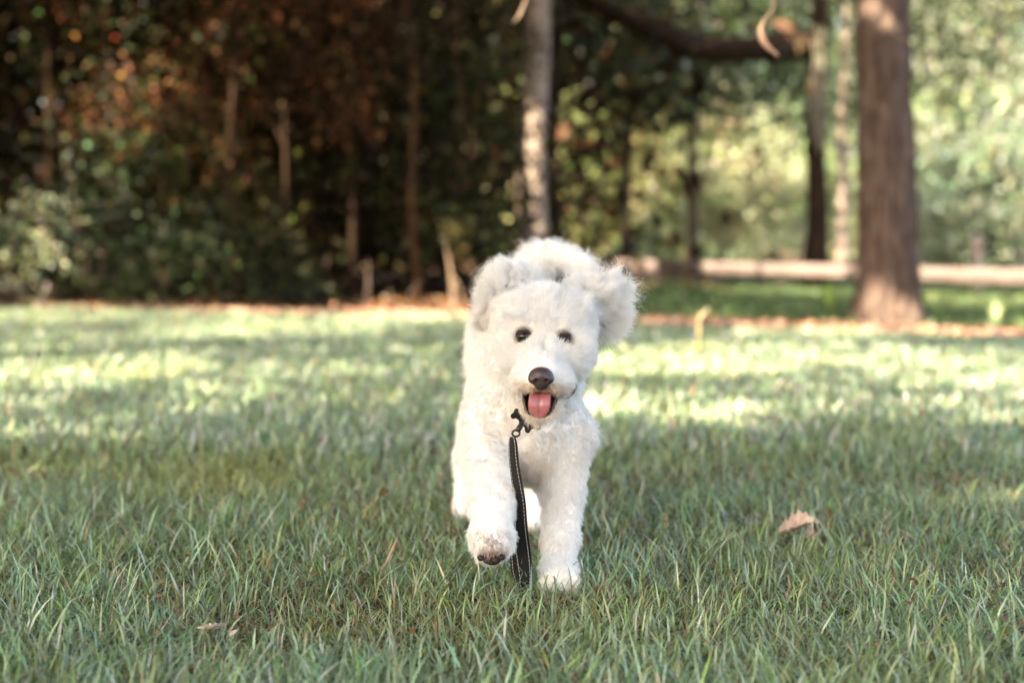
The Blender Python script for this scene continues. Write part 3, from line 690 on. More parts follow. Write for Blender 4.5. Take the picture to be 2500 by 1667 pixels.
weed('weed', 'thin pale stalk in the lawn left of the dog', 664, 890, 842, 2, (.38, .36, .20), .2, .014, seed=3)
weed('weed', 'slender grass stalk leaning out of the sunlit patch left of the dog', 748, 925, 872, 3, (.38, .38, .20), .5, .012, seed=4)
weed('weed', 'tuft of broad light green leaves at the left foot of the thick trunk', 2030, 768, 690, 9, (.16, .24, .06), .1, .05, stalk=False, seed=5)
weed('weed', 'small leafy tuft right in front of the thick trunk', 2125, 795, 762, 7, (.16, .22, .06), .1, .04, stalk=False, seed=6)
weed('weed', 'pointed pale green tuft right of the thick trunk', 2430, 800, 735, 6, (.20, .26, .11), -.1, .05, stalk=False, seed=7)
def seedhead(px, py0, px1, py1, label, seed=0):
    b = GR(px, py0); t = W(px1, py1, b.y); rt = empty('grass_stalk', (b.x, b.y, 0)); tag(rt, label, 'grass stalk')
    mid = Vector(b).lerp(t, .55)+Vector((0, 0, .01)); tubes('stem', [(curve_pts([b, mid, t], 8), [.0012]*8, dict(seg=5))], M_stalk, rt)
    d = (t-mid).normalized(); rd = random.Random(seed)
    for q in range(2 if seed % 2 else 3):
        dd = (d + Vector((rd.uniform(-.5, .5), rd.uniform(-.5, .5), .1))).normalized()
        tubes('spike', [([tuple(t+dd*.005*j) for j in range(8)], [.0008, .0018, .0022, .0022, .002, .0018, .0012, .0005], dict(seg=5))], principled('seed', (.16, .10, .045), .8, .1), rt)
seedhead(700, 1300, 733, 1236, 'dark seed stalk leaning right in the left part of the lawn', 1)
seedhead(880, 1275, 925, 1213, 'tan seed stalk bent over left of the lifted paw', 2)
seedhead(2020, 1330, 2022, 1272, 'short rusty stalk just right of the large dry leaf', 3)

def dry_leaf(label, px, py, wpx, rot, lift, colr, curl=.35, lobes=5, tilt=.4, seed=0, name='dry_leaf'):
    """lobed curled oak leaf with a midrib and a stem"""
    b = GR(px, py); S = wpx/FPX*b.y; rt = empty(name, (b.x, b.y, lift)); tag(rt, label, 'leaf'); rd = random.Random(seed)
    nu, nv = 25, 9; V = []; 
    for i in range(nu):
        t = i/(nu-1); env = math.sin(math.pi*min(1, t*.96+.02))**.6*(.75+.25*math.cos(t*lobes*2*math.pi*0.5)**2*1.3)
        for j in range(nv):
            v = (j/(nv-1)-.5)*2; w = .30*env*v
            z = curl*(abs(v)**1.6)*.30*env + .10*math.sin(t*3.1+seed) + .02*math.sin(9*t+5*v+seed)+ .018*math.cos(t*22)*abs(v)
            V.append(((t-.5)*S, w*S*1.25, z*S))
    T = [(i*nv+j, (i+1)*nv+j, (i+1)*nv+j+1, i*nv+j+1) for i in range(nu-1) for j in range(nv-1)]
    m = principled('dry_leaf', colr, .75, .15, (45, tuple(c*.55 for c in colr), 4, (1, 1, 1)), (120, .4, .002, (1, 1, 1)))
    o = np_mesh('blade', V, None, T, m, None, True); sm = o.modifiers.new('t', 'SOLIDIFY'); sm.thickness = .0006; o.parent = rt
    q, e, t3 = tube([(-.5*S, 0, .02*S), (0, 0, .105*S), (.5*S, 0, .02*S)], [.0011, .0008, .0003], 5)
    v_ = [(( t_-.5)*S, 0, (.10*math.sin(t_*3.1+seed)+.004)*S) for t_ in np.linspace(-.12, 1, 10)]
    r1 = tubes('midrib', [(v_, [.0012]*3+[.0009]*5+[.0005]*2, dict(seg=5))], principled('midrib', tuple(min(.6, c*1.15) for c in colr), .7, .2)); r1.parent = rt
    rt.rotation_euler = (tilt, rd.uniform(-.2, .2), rot)
    return rt
dry_leaf('large curled pinkish tan dry leaf lying on the grass right of the dog', 1945, 1340, 92, math.radians(165), .050, (.52, .38, .31), 1.1, 5, -.35, 2)
dry_leaf('smaller crumpled brown leaf lobe tucked beside the large dry leaf', 1978, 1352, 46, math.radians(60), .045, (.34, .22, .16), 1.2, 3, .6, 5)
dry_leaf('pale tan leaf half buried in the grass at the lower left', 522, 1590, 62, math.radians(15), .045, (.62, .52, .42), .6, 5, -.35, 3)
dry_leaf('small tan leaf scrap just right of the pale lower left leaf', 572, 1600, 34, math.radians(70), .040, (.56, .46, .36), .6, 3, -.35, 4)
dry_leaf('tan leaf in the grass at the lower right, left of its neighbour', 2262, 1632, 40, math.radians(-20), .04, (.55, .42, .32), .5, 4, -.3, 6)
dry_leaf('thin tan leaf in the grass at the lower right, right of its neighbour', 2320, 1636, 45, math.radians(5), .038, (.55, .42, .32), .5, 4, -.3, 7)
dry_leaf('rust orange leaf at the bottom edge below the leash', 955, 1672, 40, math.radians(5), .030, (.34, .13, .05), .5, 4, -.3, 8)
dry_leaf('reddish scrap of leaf in the blurred lawn far left of the dog', 850, 1000, 26, math.radians(5), .06, (.42, .22, .14), .5, 4, -.5, 9)

# curled dry strip hanging on a thread from a bough
def hanging(label, pts, widths, thread, Y, colr):
    a = W(*pts[0], Y); rt = empty('hanging_strip', tuple(a)); tag(rt, label, 'dead leaf')
    m = principled('curled_strip', colr, .8, .15, (30, tuple(c*.6 for c in colr), 4, (1, 1, 1)))
    tubes('strip', [(curve_pts([W(x, y, Y) for x, y in pts], 16), list(np.interp(np.linspace(0, 1, 16), np.linspace(0, 1, len(widths)), widths)), dict(seg=8, wob=.12))], m, rt)
    tubes('thread', [(curve_pts([W(x, y, Y) for x, y in thread], 12), [.0016]*12, dict(seg=5))], M_twig, rt)
hanging('curled pinkish dead strip dangling on a thread left of the thick trunk', [(1866, 48), (1858, 70), (1862, 95), (1876, 118), (1903, 140)], [.003, .011, .013, .011, .004], [(1866, 48), (1880, 30), (1888, 0), (1890, -300), (1900, -1600)], 5.6, (.17, .11, .08))
hanging('pale twig end hanging at the top edge above the dog', [(1292, -40), (1282, 10), (1268, 40), (1252, 56)], [.006, .009, .009, .003], [(1292, -40), (1300, -200), (1290, -1500)], 6.5, (.15, .11, .085))
# =============================================================== THE DOG
def sd_cap(P, a, b, ra, rb):
    a = np.asarray(a, float); b = np.asarray(b, float); ab = b-a; t = np.clip(((P-a) @ ab)/(ab @ ab), 0, 1)
    return np.linalg.norm(P - a - t[:, None]*ab, axis=1) - (ra + (rb-ra)*t)
def sd_ell(P, c, r, R=None):
    q = P - np.asarray(c, float)
    if R is not None: q = q @ R
    r = np.asarray(r, float); k0 = np.linalg.norm(q/r, axis=1); k1 = np.linalg.norm(q/(r*r), axis=1)
    return k0*(k0-1)/np.maximum(k1, 1e-9)
def smin(a, b, k):
    h = np.clip(.5 + .5*(b-a)/k, 0, 1); return b*(1-h) + a*h - k*h*(1-h)
def smax(a, b, k): return -smin(-a, -b, k)
def rotm(ax, deg): return np.array(Matrix.Rotation(math.radians(deg), 3, ax))
def surface_net(fn, lo, hi, h):
    lo = np.array(lo, float); hi = np.array(hi, float); n = np.ceil((hi-lo)/h).astype(int)+1
    gx, gy, gz = [lo[i] + np.arange(n[i])*h for i in range(3)]
    F = np.empty(n, np.float64)
    for i in range(0, n[0], 16):
        A, B, Cc = np.meshgrid(gx[i:i+16], gy, gz, indexing='ij'); F[i:i+16] = fn(np.stack([A.ravel(), B.ravel(), Cc.ravel()], 1)).reshape(A.shape)
    S = F < 0
    cnt = np.zeros(n-1, int)
    for a in (0, 1):
        for b in (0, 1):
            for c in (0, 1): cnt += S[a:n[0]-1+a, b:n[1]-1+b, c:n[2]-1+c]
    act = (cnt > 0) & (cnt < 8); idx = -np.ones(n-1, int); cells = np.argwhere(act); idx[act] = np.arange(len(cells))
    acc = np.zeros((len(cells), 3)); num = np.zeros(len(cells))
    cor = [(a, b, c) for a in (0, 1) for b in (0, 1) for c in (0, 1)]
    for p in cor:
        for ax in range(3):
            if p[ax] == 1: continue
            q = list(p); q[ax] = 1
            f0 = F[tuple((cells+p).T)]; f1 = F[tuple((cells+q).T)]; m = (f0 < 0) != (f1 < 0)
            t = np.where(m, f0/np.where(m, f0-f1, 1), 0); pt = cells + np.array(p) + t[:, None]*(np.array(q)-np.array(p))
            acc[m] += pt[m]; num[m] += 1
    V = lo + acc/num[:, None]*h
    Q = []
    for ax in range(3):
        u, v = [(1, 2), (2, 0), (0, 1)][ax]; sl0 = [slice(None)]*3; sl1 = [slice(None)]*3; sl0[ax] = slice(0, -1); sl1[ax] = slice(1, None)
        s0, s1 = S[tuple(sl0)], S[tuple(sl1)]; E = np.argwhere(s0 != s1)
        E = E[(E[:, u] > 0) & (E[:, v] > 0) & (E[:, u] < n[u]-1) & (E[:, v] < n[v]-1)]
        du = np.zeros(3, int); du[u] = 1; dv = np.zeros(3, int); dv[v] = 1
        q = np.stack([idx[tuple((E-du-dv).T)], idx[tuple((E-dv).T)], idx[tuple(E.T)], idx[tuple((E-du).T)]], 1)
        flip = ~s0[tuple(E.T)]; q[flip] = q[flip][:, ::-1]; Q.append(q)
    return V, np.concatenate(Q)
def vnormals(V, Q):
    n = np.cross(V[Q[:, 2]]-V[Q[:, 0]], V[Q[:, 3]]-V[Q[:, 1]]); out = np.zeros_like(V)
    for k in range(4): np.add.at(out, Q[:, k], n)
    return out/np.maximum(np.linalg.norm(out, axis=1, keepdims=True), 1e-12)
w = lambda px, py, Y: np.array(W(px, py, Y))

EYE_L, EYE_R = w(1279, 821, 2.708), w(1377, 829, 2.705)
NOSE = w(1321, 922, 2.600)
HC = w(1330, 800, 2.80)
def f_head(P):
    d = sd_ell(P, HC+[0, .01, .004], (.088, .095, .066), rotm('Y', 4))
    d = smin(d, sd_ell(P, w(1328, 768, 2.80), (.088, .075, .036)), .03)         # top of the skull, fluffy
    d = smin(d, sd_ell(P, w(1263, 852, 2.765), (.037, .06, .044)), .05)         # cheeks
    d = smin(d, sd_ell(P, w(1392, 862, 2.755), (.039, .06, .046)), .05)
    d = smin(d, sd_cap(P, w(1328, 862, 2.735), w(1322, 915, 2.645), .043, .034), .04)   # muzzle
    d = smin(d, sd_ell(P, w(1288, 925, 2.665), (.024, .034, .020)), .018)       # upper lips
    d = smin(d, sd_ell(P, w(1358, 929, 2.663), (.026, .034, .022)), .018)
    d = smin(d, sd_cap(P, w(1330, 940, 2.76), w(1316, 1002, 2.672), .036, .019), .02)   # lower jaw, open
    d = smin(d, sd_ell(P, w(1303, 822, 2.742), (.020, .02, .03)), .02)
    for e, sx in ((EYE_L, -1), (EYE_R, 1)):
        d = smin(d, sd_ell(P, e + [sx*-.002, .020, .021], (.021, .018, .012), rotm('Y', sx*12)), .014)        # brows
        d = smin(d, sd_ell(P, e + [sx*.010, .028, -.020], (.020, .020, .016)), .02)                # cheekbones
    d = smax(d, -sd_ell(P, w(1327, 842, 2.672), (.006, .016, .020)), .016)                         # stop between the eyes
    # eye sockets
    for e in (EYE_L, EYE_R): d = smax(d, -sd_ell(P, e + [0, -.012, 0], (.0115, .016, .0105)), .008)
    # mouth opening between muzzle and jaw
    d = smax(d, -sd_ell(P, w(1318, 972, 2.645), (.033, .055, .019), rotm('X', 18)), .008)
    return d
SH_R = w(1415, 1010, 2.98); 
def f_body(P):
    d = sd_cap(P, w(1335, 830, 2.90), w(1300, 960, 3.02), .076, .088)          # neck
    d = smin(d, sd_ell(P, w(1296, 995, 3.04), (.094, .16, .148)), .045)         # chest and shoulders
    d = smin(d, sd_ell(P, w(1312, 1085, 2.99), (.078, .09, .082)), .04)        # breast
    d = smin(d, sd_cap(P, (.035, 3.08, .455), (.010, 3.50, .455), .112, .105), .05)  # barrel
    d = smin(d, sd_ell(P, (.000, 3.52, .485), (.100, .15, .120)), .05)         # rump
    # tail, raised and curling to the side
    tp = curve_pts([(.0, 3.60, .57), w(1285, 675, 3.66), w(1298, 632, 3.66), w(1345, 618, 3.64), w(1400, 632, 3.62), w(1438, 650, 3.60)], 9); tr = [.032, .034, .034, .032, .029, .026, .023, .020, .016]
    for i in range(8): d = smin(d, sd_cap(P, tp[i], tp[i+1], tr[i], tr[i+1]), .015)
    # standing foreleg
    a = w(1395, 1060, 2.98); b = w(1372, 1190, 2.96); c = w(1370, 1310, 2.92); e = w(1362, 1395, 2.875)
    d = smin(d, sd_cap(P, a, b, .051, .041), .035); d = smin(d, sd_cap(P, b, c, .043, .032), .02); d = smin(d, sd_cap(P, c, e, .034, .031), .02)
    d = smin(d, sd_ell(P, (.095, 2.845, .032), (.040, .052, .031)), .02)
    for k in (-1.5, -.5, .5, 1.5): d = smin(d, sd_ell(P, (.095+k*.019, 2.803+abs(k)*.006, .024), (.012, .022, .020)), .008)
    # lifted foreleg
    a = w(1190, 1010, 2.97); b = w(1187, 1120, 2.90); c = w(1200, 1215, 2.79); e = w(1200, 1300, 2.715)
    d = smin(d, sd_cap(P, a, b, .052, .044), .04); d = smin(d, sd_cap(P, b, c, .045, .041), .03); d = smin(d, sd_cap(P, c, e, .041, .036), .03)
    d = smin(d, sd_ell(P, w(1200, 1322, 2.695), (.040, .036, .036)), .02)
    d = smin(d, sd_ell(P, w(1225, 1175, 2.84), (.03, .03, .03)), .03)
    # hind legs
    d = smin(d, sd_cap(P, (-.032, 3.50, .40), (-.075, 3.52, .25), .074, .052), .05); d = smin(d, sd_cap(P, (-.075, 3.52, .25), (-.112, 3.66, .16), .052, .034), .03)
    d = smin(d, sd_cap(P, (-.118, 3.66, .16), (-.117, 3.60, .045), .031, .028), .02); d = smin(d, sd_ell(P, (-.117, 3.57, .036), (.033, .05, .028)), .02)
    d = smin(d, sd_cap(P, (.055, 3.48, .40), (.070, 3.46, .26), .085, .058), .05); d = smin(d, sd_cap(P, (.070, 3.46, .26), (.062, 3.54, .16), .050, .034), .03)
    d = smin(d, sd_cap(P, (.062, 3.54, .16), (.056, 3.45, .045), .031, .028), .02); d = smin(d, sd_ell(P, (.055, 3.42, .034), (.033, .05, .028)), .02)
    return d
def f_dog(P):
    d = smin(f_body(P), f_head(P), .035)
    nz = vnoise(P*38, 401)*.0030 + vnoise(P*80, 402)*.0016
    far = np.clip((2.9 - P[:, 1])/.1, 0, 1)*np.clip((P[:, 2]-.38)/.04, 0, 1)            # the face stays smooth
    return d + nz*(1-.8*far)
def coarse_fine(fn, lo, hi, h):
    return surface_net(fn, lo, hi, h)
dV, dQ = surface_net(f_dog, (-.19, 2.58, -.01), (.25, 3.74, .76), .0062)
M_skin = principled('skin_under_coat', (.74, .70, .66), .9, .1, (9, (.70, .655, .61), 4, (1, 1, 1)))
dog = empty('dog', (.03, 3.05, 0)); tag(dog, 'fluffy white curly dog running towards the camera with its tongue out', 'dog')
M_skin2, n_, o_ = mat('skin_and_undercoat'); b_ = N(n_, 'ShaderNodeBsdfPrincipled'); n_.links.new(b_.outputs[0], o_.inputs[0]); b_.inputs['Roughness'].default_value = .85; b_.inputs['Specular IOR Level'].default_value = .1
a_ = N(n_, 'ShaderNodeAttribute'); a_.attribute_name = 'tone'; n_.links.new(a_.outputs['Color'], b_.inputs['Base Color'])
sk = np.tile(np.array([.76, .72, .68]), (len(dV), 1))
def paint(c, r0_, r1_, colr, sc_=(1, 1, 1)):
    k = np.clip((r1_ - np.linalg.norm((dV-c)/np.array(sc_), axis=1))/(r1_-r0_), 0, 1)[:, None]; sk[:] = sk*(1-k) + np.array(colr)*k
for e in (EYE_L, EYE_R): paint(e, .0160, .0235, (.030, .020, .016))
paint(NOSE, .022, .028, (.10, .075, .065)); paint(w(1318, 975, 2.66), .024, .031, (.05, .016, .013), (1.15, 1.6, .85)); paint(w(1200, 1360, 2.675), .018, .026, (.06, .03, .02), (1.4, 1.2, .8))
kids(np_mesh('body', dV, None, dQ, M_skin2, None, True, col=sk), dog)

# ears: flaps lifted by the run
EL0, ER0 = w(1232, 735, 2.835), w(1432, 740, 2.835)
def ear_fn(parts):
    def f(P):
        d = None
        for (c, r, R) in parts:
            e = sd_ell(P, c, r, R); d = e if d is None else smin(d, e, .032)
        return d + vnoise(P*60, 405)*.002
    return f
earL = [(w(1238, 708, 2.840), (.030, .024, .034), rotm('Y', 25)), (w(1205, 742, 2.840), (.016, .014, .030), rotm('Y', 8)), (w(1258, 688, 2.865), (.032, .03, .024), None), (w(1205, 778, 2.845), (.014, .013, .018), None)]
earR = [(w(1430, 715, 2.840), (.044, .026, .020), rotm('Y', -8)), (w(1480, 730, 2.850), (.030, .014, .024), rotm('Y', -20)), (w(1474, 775, 2.850), (.022, .009, .028), rotm('Y', 22))]

# --------------------------------------------------------------- coat made of real hair curves
M_fur, n_, out_ = mat('white_fur')
a_ = N(n_, 'ShaderNodeAttribute'); a_.attribute_name = 'tone'
d_ = N(n_, 'ShaderNodeBsdfDiffuse'); t_ = N(n_, 'ShaderNodeBsdfTranslucent'); s_ = N(n_, 'ShaderNodeBsdfGlossy'); s_.inputs['Roughness'].default_value = .5
m1 = N(n_, 'ShaderNodeMixShader'); m1.inputs[0].default_value = .42; m2 = N(n_, 'ShaderNodeMixShader'); m2.inputs[0].default_value = .04
for x_ in (d_, t_): n_.links.new(a_.outputs['Color'], x_.inputs['Color'])
n_.links.new(d_.outputs[0], m1.inputs[1]); n_.links.new(t_.outputs[0], m1.inputs[2]); n_.links.new(m1.outputs[0], m2.inputs[1]); n_.links.new(s_.outputs[0], m2.inputs[2]); n_.links.new(m2.outputs[0], out_.inputs[0])

def sample(V, Q, NV, weight, n):
    T = np.concatenate([Q[:, [0, 1, 2]], Q[:, [0, 2, 3]]]); A = np.linalg.norm(np.cross(V[T[:, 1]]-V[T[:, 0]], V[T[:, 2]]-V[T[:, 0]]), axis=1)*.5
    p = A*weight(V[T].mean(1)); k = rng.choice(len(T), n, p=p/p.sum()); u = np.sqrt(rng.uniform(size=n)); v = rng.uniform(size=n)
    b = np.stack([1-u, u*(1-v), u*v], 1)[:, :, None]; P = (V[T[k]]*b).sum(1); Nn = (NV[T[k]]*b).sum(1); Nn /= np.linalg.norm(Nn, axis=1, keepdims=True)
    return P, Nn
def unit(v): return v/np.maximum(np.linalg.norm(v, axis=1, keepdims=True), 1e-9)
def grow(name, P, Nn, length, comb, lift, curl, cfreq, grav, rad, col, parent, npt=6, frizz=.12):
    """strands from roots P: lift along the normal, comb along the tangent, coherent noise bends locks together"""
    n = len(P); tang = comb - Nn*(comb*Nn).sum(1, keepdims=True); tang = unit(tang)*np.minimum(1, np.linalg.norm(comb, axis=1, keepdims=True))
    d0 = unit(Nn*lift[:, None] + tang + rng.normal(0, frizz, (n, 3))); Ls = (length*rng.uniform(.65, 1.15, n))[:, None]
    lock = vnoise3(P*cfreq[:, None], 501); lock2 = vnoise3(P*(cfreq*2.3)[:, None], 521); ph = rng.uniform(0, 6.28, n)[:, None]*.15 + vnoise(P*cfreq[:, None]*.8, 77)[:, None]*9
    e1 = unit(np.cross(d0, np.array([[.3, .2, 1.0]]))); e2 = np.cross(d0, e1)
    pts = []
    for i in range(npt):
        s = i/(npt-1); c = curl[:, None]*s
        p = P - Nn*.001 + d0*Ls*s*(1-.25*curl[:, None]*s) + (lock*.55 + lock2*.35)*Ls*c*s + (e1*np.sin(ph+s*5.5)+e2*np.cos(ph+s*5.5)-e1*np.sin(ph)-e2*np.cos(ph))*Ls*c*.16
        p[:, 2] -= grav*Ls[:, 0]*s*s; pts.append(p)
    pts = np.stack(pts, 1).reshape(-1, 3)
    cu = bpy.data.hair_curves.new(name); cu.add_curves([npt]*n)
    cu.position_data.foreach_set('vector', pts.astype(np.float32).ravel())
    ra = cu.attributes.get('radius') or cu.attributes.new('radius', 'FLOAT', 'POINT')
    tp = np.linspace(1, .25, npt)[None, :]; ra.data.foreach_set('value', (np.broadcast_to(rad, n)[:, None]*tp).astype(np.float32).ravel())
    ca = cu.attributes.new('tone', 'FLOAT_COLOR', 'CURVE'); c4 = np.ones((n, 4), np.float32); c4[:, :3] = col; ca.data.foreach_set('color', c4.ravel())
    cu.materials.append(M_fur); o = bpy.data.objects.new(name, cu); link(o); kids(o, parent); return o
WHITE = np.array([.87, .865, .85]); CREAM = np.array([.80, .74, .66]); TAN = np.array([.50, .33, .20]); DARKH = np.array([.16, .12, .10]); GREY = np.array([.34, .29, .27])
def blob(P, c, r): return np.clip(1.25 - np.linalg.norm((P-np.asarray(c))/np.asarray(r), axis=1), 0, 1)
PAW = w(1200, 1352, 2.665)
dN = vnormals(dV, dQ)
def is_head(P): return np.clip((2.93-P[:, 1])/.06, 0, 1)*np.clip((P[:, 2]-(.385))/.02, 0, 1)
def wt_body(P):
    fr = np.clip((3.25-P[:, 1])/.3, .35, 1); return fr*(1+1.6*is_head(P))
nb = 250000
P, Nn = sample(dV, dQ, dN, wt_body, nb)
MOUTH = w(1318, 975, 2.64); CH = w(1316, 1008, 2.665)
de = np.minimum(np.linalg.norm(P-EYE_L, axis=1), np.linalg.norm(P-EYE_R, axis=1)); dn = np.linalg.norm((P-NOSE)/[1, 1, .9], axis=1)
inm = sd_ell(P, w(1318, 972, 2.645), (.034, .06, .0205), rotm('X', 18))
padz = np.linalg.norm((P-PAW)/[1.15, 1, .75], axis=1)
ok = (de > .0145) & (dn > .0205) & (inm > 0) & ~((np.linalg.norm((P-PAW-np.array([0, .005, -.014]))/[1.8, 1.2, .9], axis=1) < .014)) & (P[:, 2] > .006) & (np.linalg.norm(P-w(1284, 1024, 2.80), axis=1) > .026)
P, Nn, de, dn = P[ok], Nn[ok], de[ok], dn[ok]; n = len(P); hd = is_head(P)
leg = np.clip((.30-P[:, 2])/.08, 0, 1); tail = ((P[:, 2] > .595) & (P[:, 1] > 3.3))*1.0
length = .0145*(1-hd) + hd*(.022) ; length = np.where(leg > .5, .0125, length); length = np.where(tail > .5, .030, length)
length *= np.clip((de-.006)/.022, .35, 1); length *= np.where(P[:, 2] > .38, np.clip((dn-.012)/.055, .20, 1), 1); length *= np.where(P[:, 2] < .05, .7, 1)
lockn = vnoise(P*115, 611)*.6 + vnoise(P*190, 612)*.4; length *= 1 + lockn*np.where(hd > .5, .32, np.where(P[:, 2] < .27, .4, .85))
top = np.clip((P[:, 2]-.565)/.03, 0, 1)*hd; side = np.clip((np.abs(P[:, 0]-HC[0])-.055)/.03, 0, 1)*hd*(P[:, 2] > .47); length *= 1+.9*top+.2*side
chest = blob(P, w(1330, 1090, 2.95), (.13, .12, .12)); 
# combing: on the face away from the nose, on the body down, on the skull backwards
away = unit(P - (NOSE + np.array([0, .004, -.004]))); down = np.tile([0, .15, -1.0], (n, 1))
eyeaway = unit(P - np.where((np.linalg.norm(P-EYE_L, axis=1) < np.linalg.norm(P-EYE_R, axis=1))[:, None], EYE_L[None], EYE_R[None])); away = unit(away + eyeaway*np.clip((.032-de)/.014, 0, 1)[:, None]*.8)
comb = away*hd[:, None]*1.2 + down*(1-hd)[:, None]*.9; comb[:, 1] += top*1.2; comb[:, 2] += -.25*hd*(P[:, 2] < .47)
lift = np.where(hd > .5, .55, .85) ; lift = np.where(leg > .5, .9, lift); lift = np.where(tail > .5, 1.3, lift)
curl = np.where(hd > .5, .40, 1.1); curl = np.where(leg > .5, .7, curl) + chest*.3
cf = np.where(hd > .5, 45., 75.)
col = WHITE[None]*np.exp(np.clip(rng.normal(-.03, .10, (n, 1)), -.5, .06))*(1+.05*np.clip(lockn, -1, 0))[:, None]
def tint(col, wgt, c): wgt = np.clip(wgt, 0, 1)[:, None]; return col*(1-wgt) + c[None]*wgt
col = tint(col, .55*blob(P, w(1312, 955, 2.63), (.05, .05, .022)), TAN)
col = tint(col, .6*blob(P, CH, (.045, .04, .022)), TAN); col = tint(col, .75*blob(P, w(1372, 955, 2.68), (.035, .05, .018)), TAN)
col = tint(col, .95*np.clip((.0205-de)/.006, 0, 1), DARKH); col = tint(col, .35*np.clip((.034-de)/.015, 0, 1), CREAM)
col = tint(col, .75*np.clip((.030-dn)/.007, 0, 1)*(P[:, 2] > NOSE[2]), GREY)
col = tint(col, .6*blob(P, w(1295, 1130, 2.93), (.045, .06, .045)), TAN); col = tint(col, .22*chest*(lockn < -.05), TAN); col = tint(col, .3*chest, CREAM)  # tan on the chest paints in the brownish shading between curls
sp = (vnoise(P*[160, 160, 90], 88) > -.2)
col = tint(col, 1.0*blob(P, w(1200, 1315, 2.67), (.036, .05, .024))*sp, GREY); col = tint(col, .8*blob(P, w(1203, 1352, 2.66), (.030, .04, .018)), np.array([.25, .12, .07]))
col = tint(col, .35*(P[:, 2] < .045), CREAM)
grow('coat', P, Nn, length, comb, lift, curl, cf, .12+.15*(1-hd), np.where(hd > .5, .00028, .00036), col, dog)

def make_ear(lab, parts, lo, hi, combf, nhair, seed, Lf):
    eV, eQ = surface_net(ear_fn(parts), lo, hi, .0045)
    o = np_mesh('ear', eV, None, eQ, M_skin, None, True); kids(o, dog); o['label'] = lab
    P, Nn = sample(eV, eQ, vnormals(eV, eQ), lambda p: np.ones(len(p)), nhair); n = len(P)
    col = WHITE[None]*np.exp(np.clip(rng.normal(-.04, .13, (n, 1)), -.6, .06)); L_, c_, lift_, curl_ = Lf(P, Nn); col = tint(col, c_, CREAM)
    h = grow('ear_fur', P, Nn, L_, combf(P), lift_, curl_, np.full(n, 55.), .05*np.ones(n), .00030, col, dog, 8, .16)
    h.parent = o; h.matrix_parent_inverse = Matrix.Translation(-Vector(dog.location)) if False else Matrix.Identity(4)
    return o
def el_len(P, Nn): n = len(P); return .036*np.ones(n)*(1+.35*vnoise(P*45, 9)), np.clip((.60-P[:, 2])/.05, 0, .3), .8*np.ones(n), .9*np.ones(n)
def er_len(P, Nn):
    low = np.clip((.568-P[:, 2])/.02, 0, 1); n = len(P); return (.034 + .014*low)*(1+.15*vnoise(P*50, 10)), .25*low, .75-.45*low, .85-.65*low
cL = w(1275, 730, 2.83); cR = w(1395, 770, 2.83)
def combL(P): v = unit(P-cL); v[:, 2] += .35; v[:, 0] -= .2; return v
def combR(P): v = unit(P-cR); v[:, 0] += .5; v[:, 2] += .35; return v*1.6
make_ear('ear on the left of the picture, flung up in a curly puff', earL, (-.13, 2.76, .48), (.10, 2.96, .74), combL, 30000, 1, el_len)
make_ear('ear on the right of the picture, flung out with long combed hair below', earR, (.02, 2.76, .46), (.30, 2.96, .72), combR, 34000, 2, er_len)

# --------------------------------------------------------------- face parts
M_nose = principled('nose_leather', (.045, .026, .026), .42, .5, (60, (.020, .012, .012), 3, (1, 1, 1)), (700, .5, .0008, (1, 1, 1)))
def f_nose(P):
    d = sd_ell(P, NOSE + [0, .004, .003], (.0225, .017, .0165)); d = smin(d, sd_ell(P, NOSE + [0, .004, -.012], (.012, .014, .012)), .008)
    d = smin(d, sd_ell(P, NOSE + [.013, .001, -.002], (.011, .014, .010)), .004); d = smin(d, sd_ell(P, NOSE + [-.013, .001, -.002], (.011, .014, .010)), .004)
    for s in (-1, 1):
        d = smax(d, -sd_ell(P, NOSE + [s*.0095, -.013, -.0045], (.0042, .009, .0036), rotm('Y', s*-25)), .002); d = smax(d, -sd_cap(P, NOSE+[s*.011, -.014, -.006], NOSE+[s*.020, -.008, -.010], .0014, .0012), .002)
    d = smax(d, -sd_cap(P, NOSE+[0, -.0155, .002], NOSE+[0, -.012, -.024], .0008, .0010), .0015)
    return d
v, q = surface_net(f_nose, NOSE-[.034, .03, .034], NOSE+[.034, .03, .030], .0011); kids(np_mesh('nose', v, None, q, M_nose, None, True), dog)
M_eye = principled('eye', (.008, .004, .003), .03, .40); M_lid = principled('eyelid', (.022, .014, .012), .6, .15)
for e in (EYE_L, EYE_R):
    bm = bmesh.new(); bmesh.ops.create_uvsphere(bm, u_segments=32, v_segments=20, radius=.0100); me = bpy.data.meshes.new('eye'); bm.to_mesh(me); bm.free()
    me.polygons.foreach_set('use_smooth', np.ones(len(me.polygons), bool)); me.transform(Matrix.Diagonal((1.08, .8, .86, 1))); me.materials.append(M_eye); eo = bpy.data.objects.new('eye', me); link(eo); eo.location = e + np.array([0, -.0035, 0]); kids(eo, dog)
    ring = [Vector(e) + Vector((.0102*math.cos(a), -.0078+.004*abs(math.cos(a)), .0084*math.sin(a))) for a in np.linspace(0, 2*math.pi, 25)]
    kids(tubes('eyelid', [(ring, [.0024]*25, dict(seg=7, cap=False))], M_lid), dog)
# mouth lining, lips, tongue
M_mouth = principled('mouth_lining', (.045, .010, .009), .5, .4); M_lip = principled('lip', (.022, .013, .012), .35, .5)
def f_mouth(P):
    d = sd_ell(P, w(1318, 972, 2.655), (.0335, .060, .0220), rotm('X', 18)); return smax(d, -sd_ell(P, w(1318, 972, 2.642), (.0305, .062, .0185), rotm('X', 18)), .002)
v, q = surface_net(f_mouth, (-.0, 2.585, .37), (.10, 2.73, .47), .0021); 
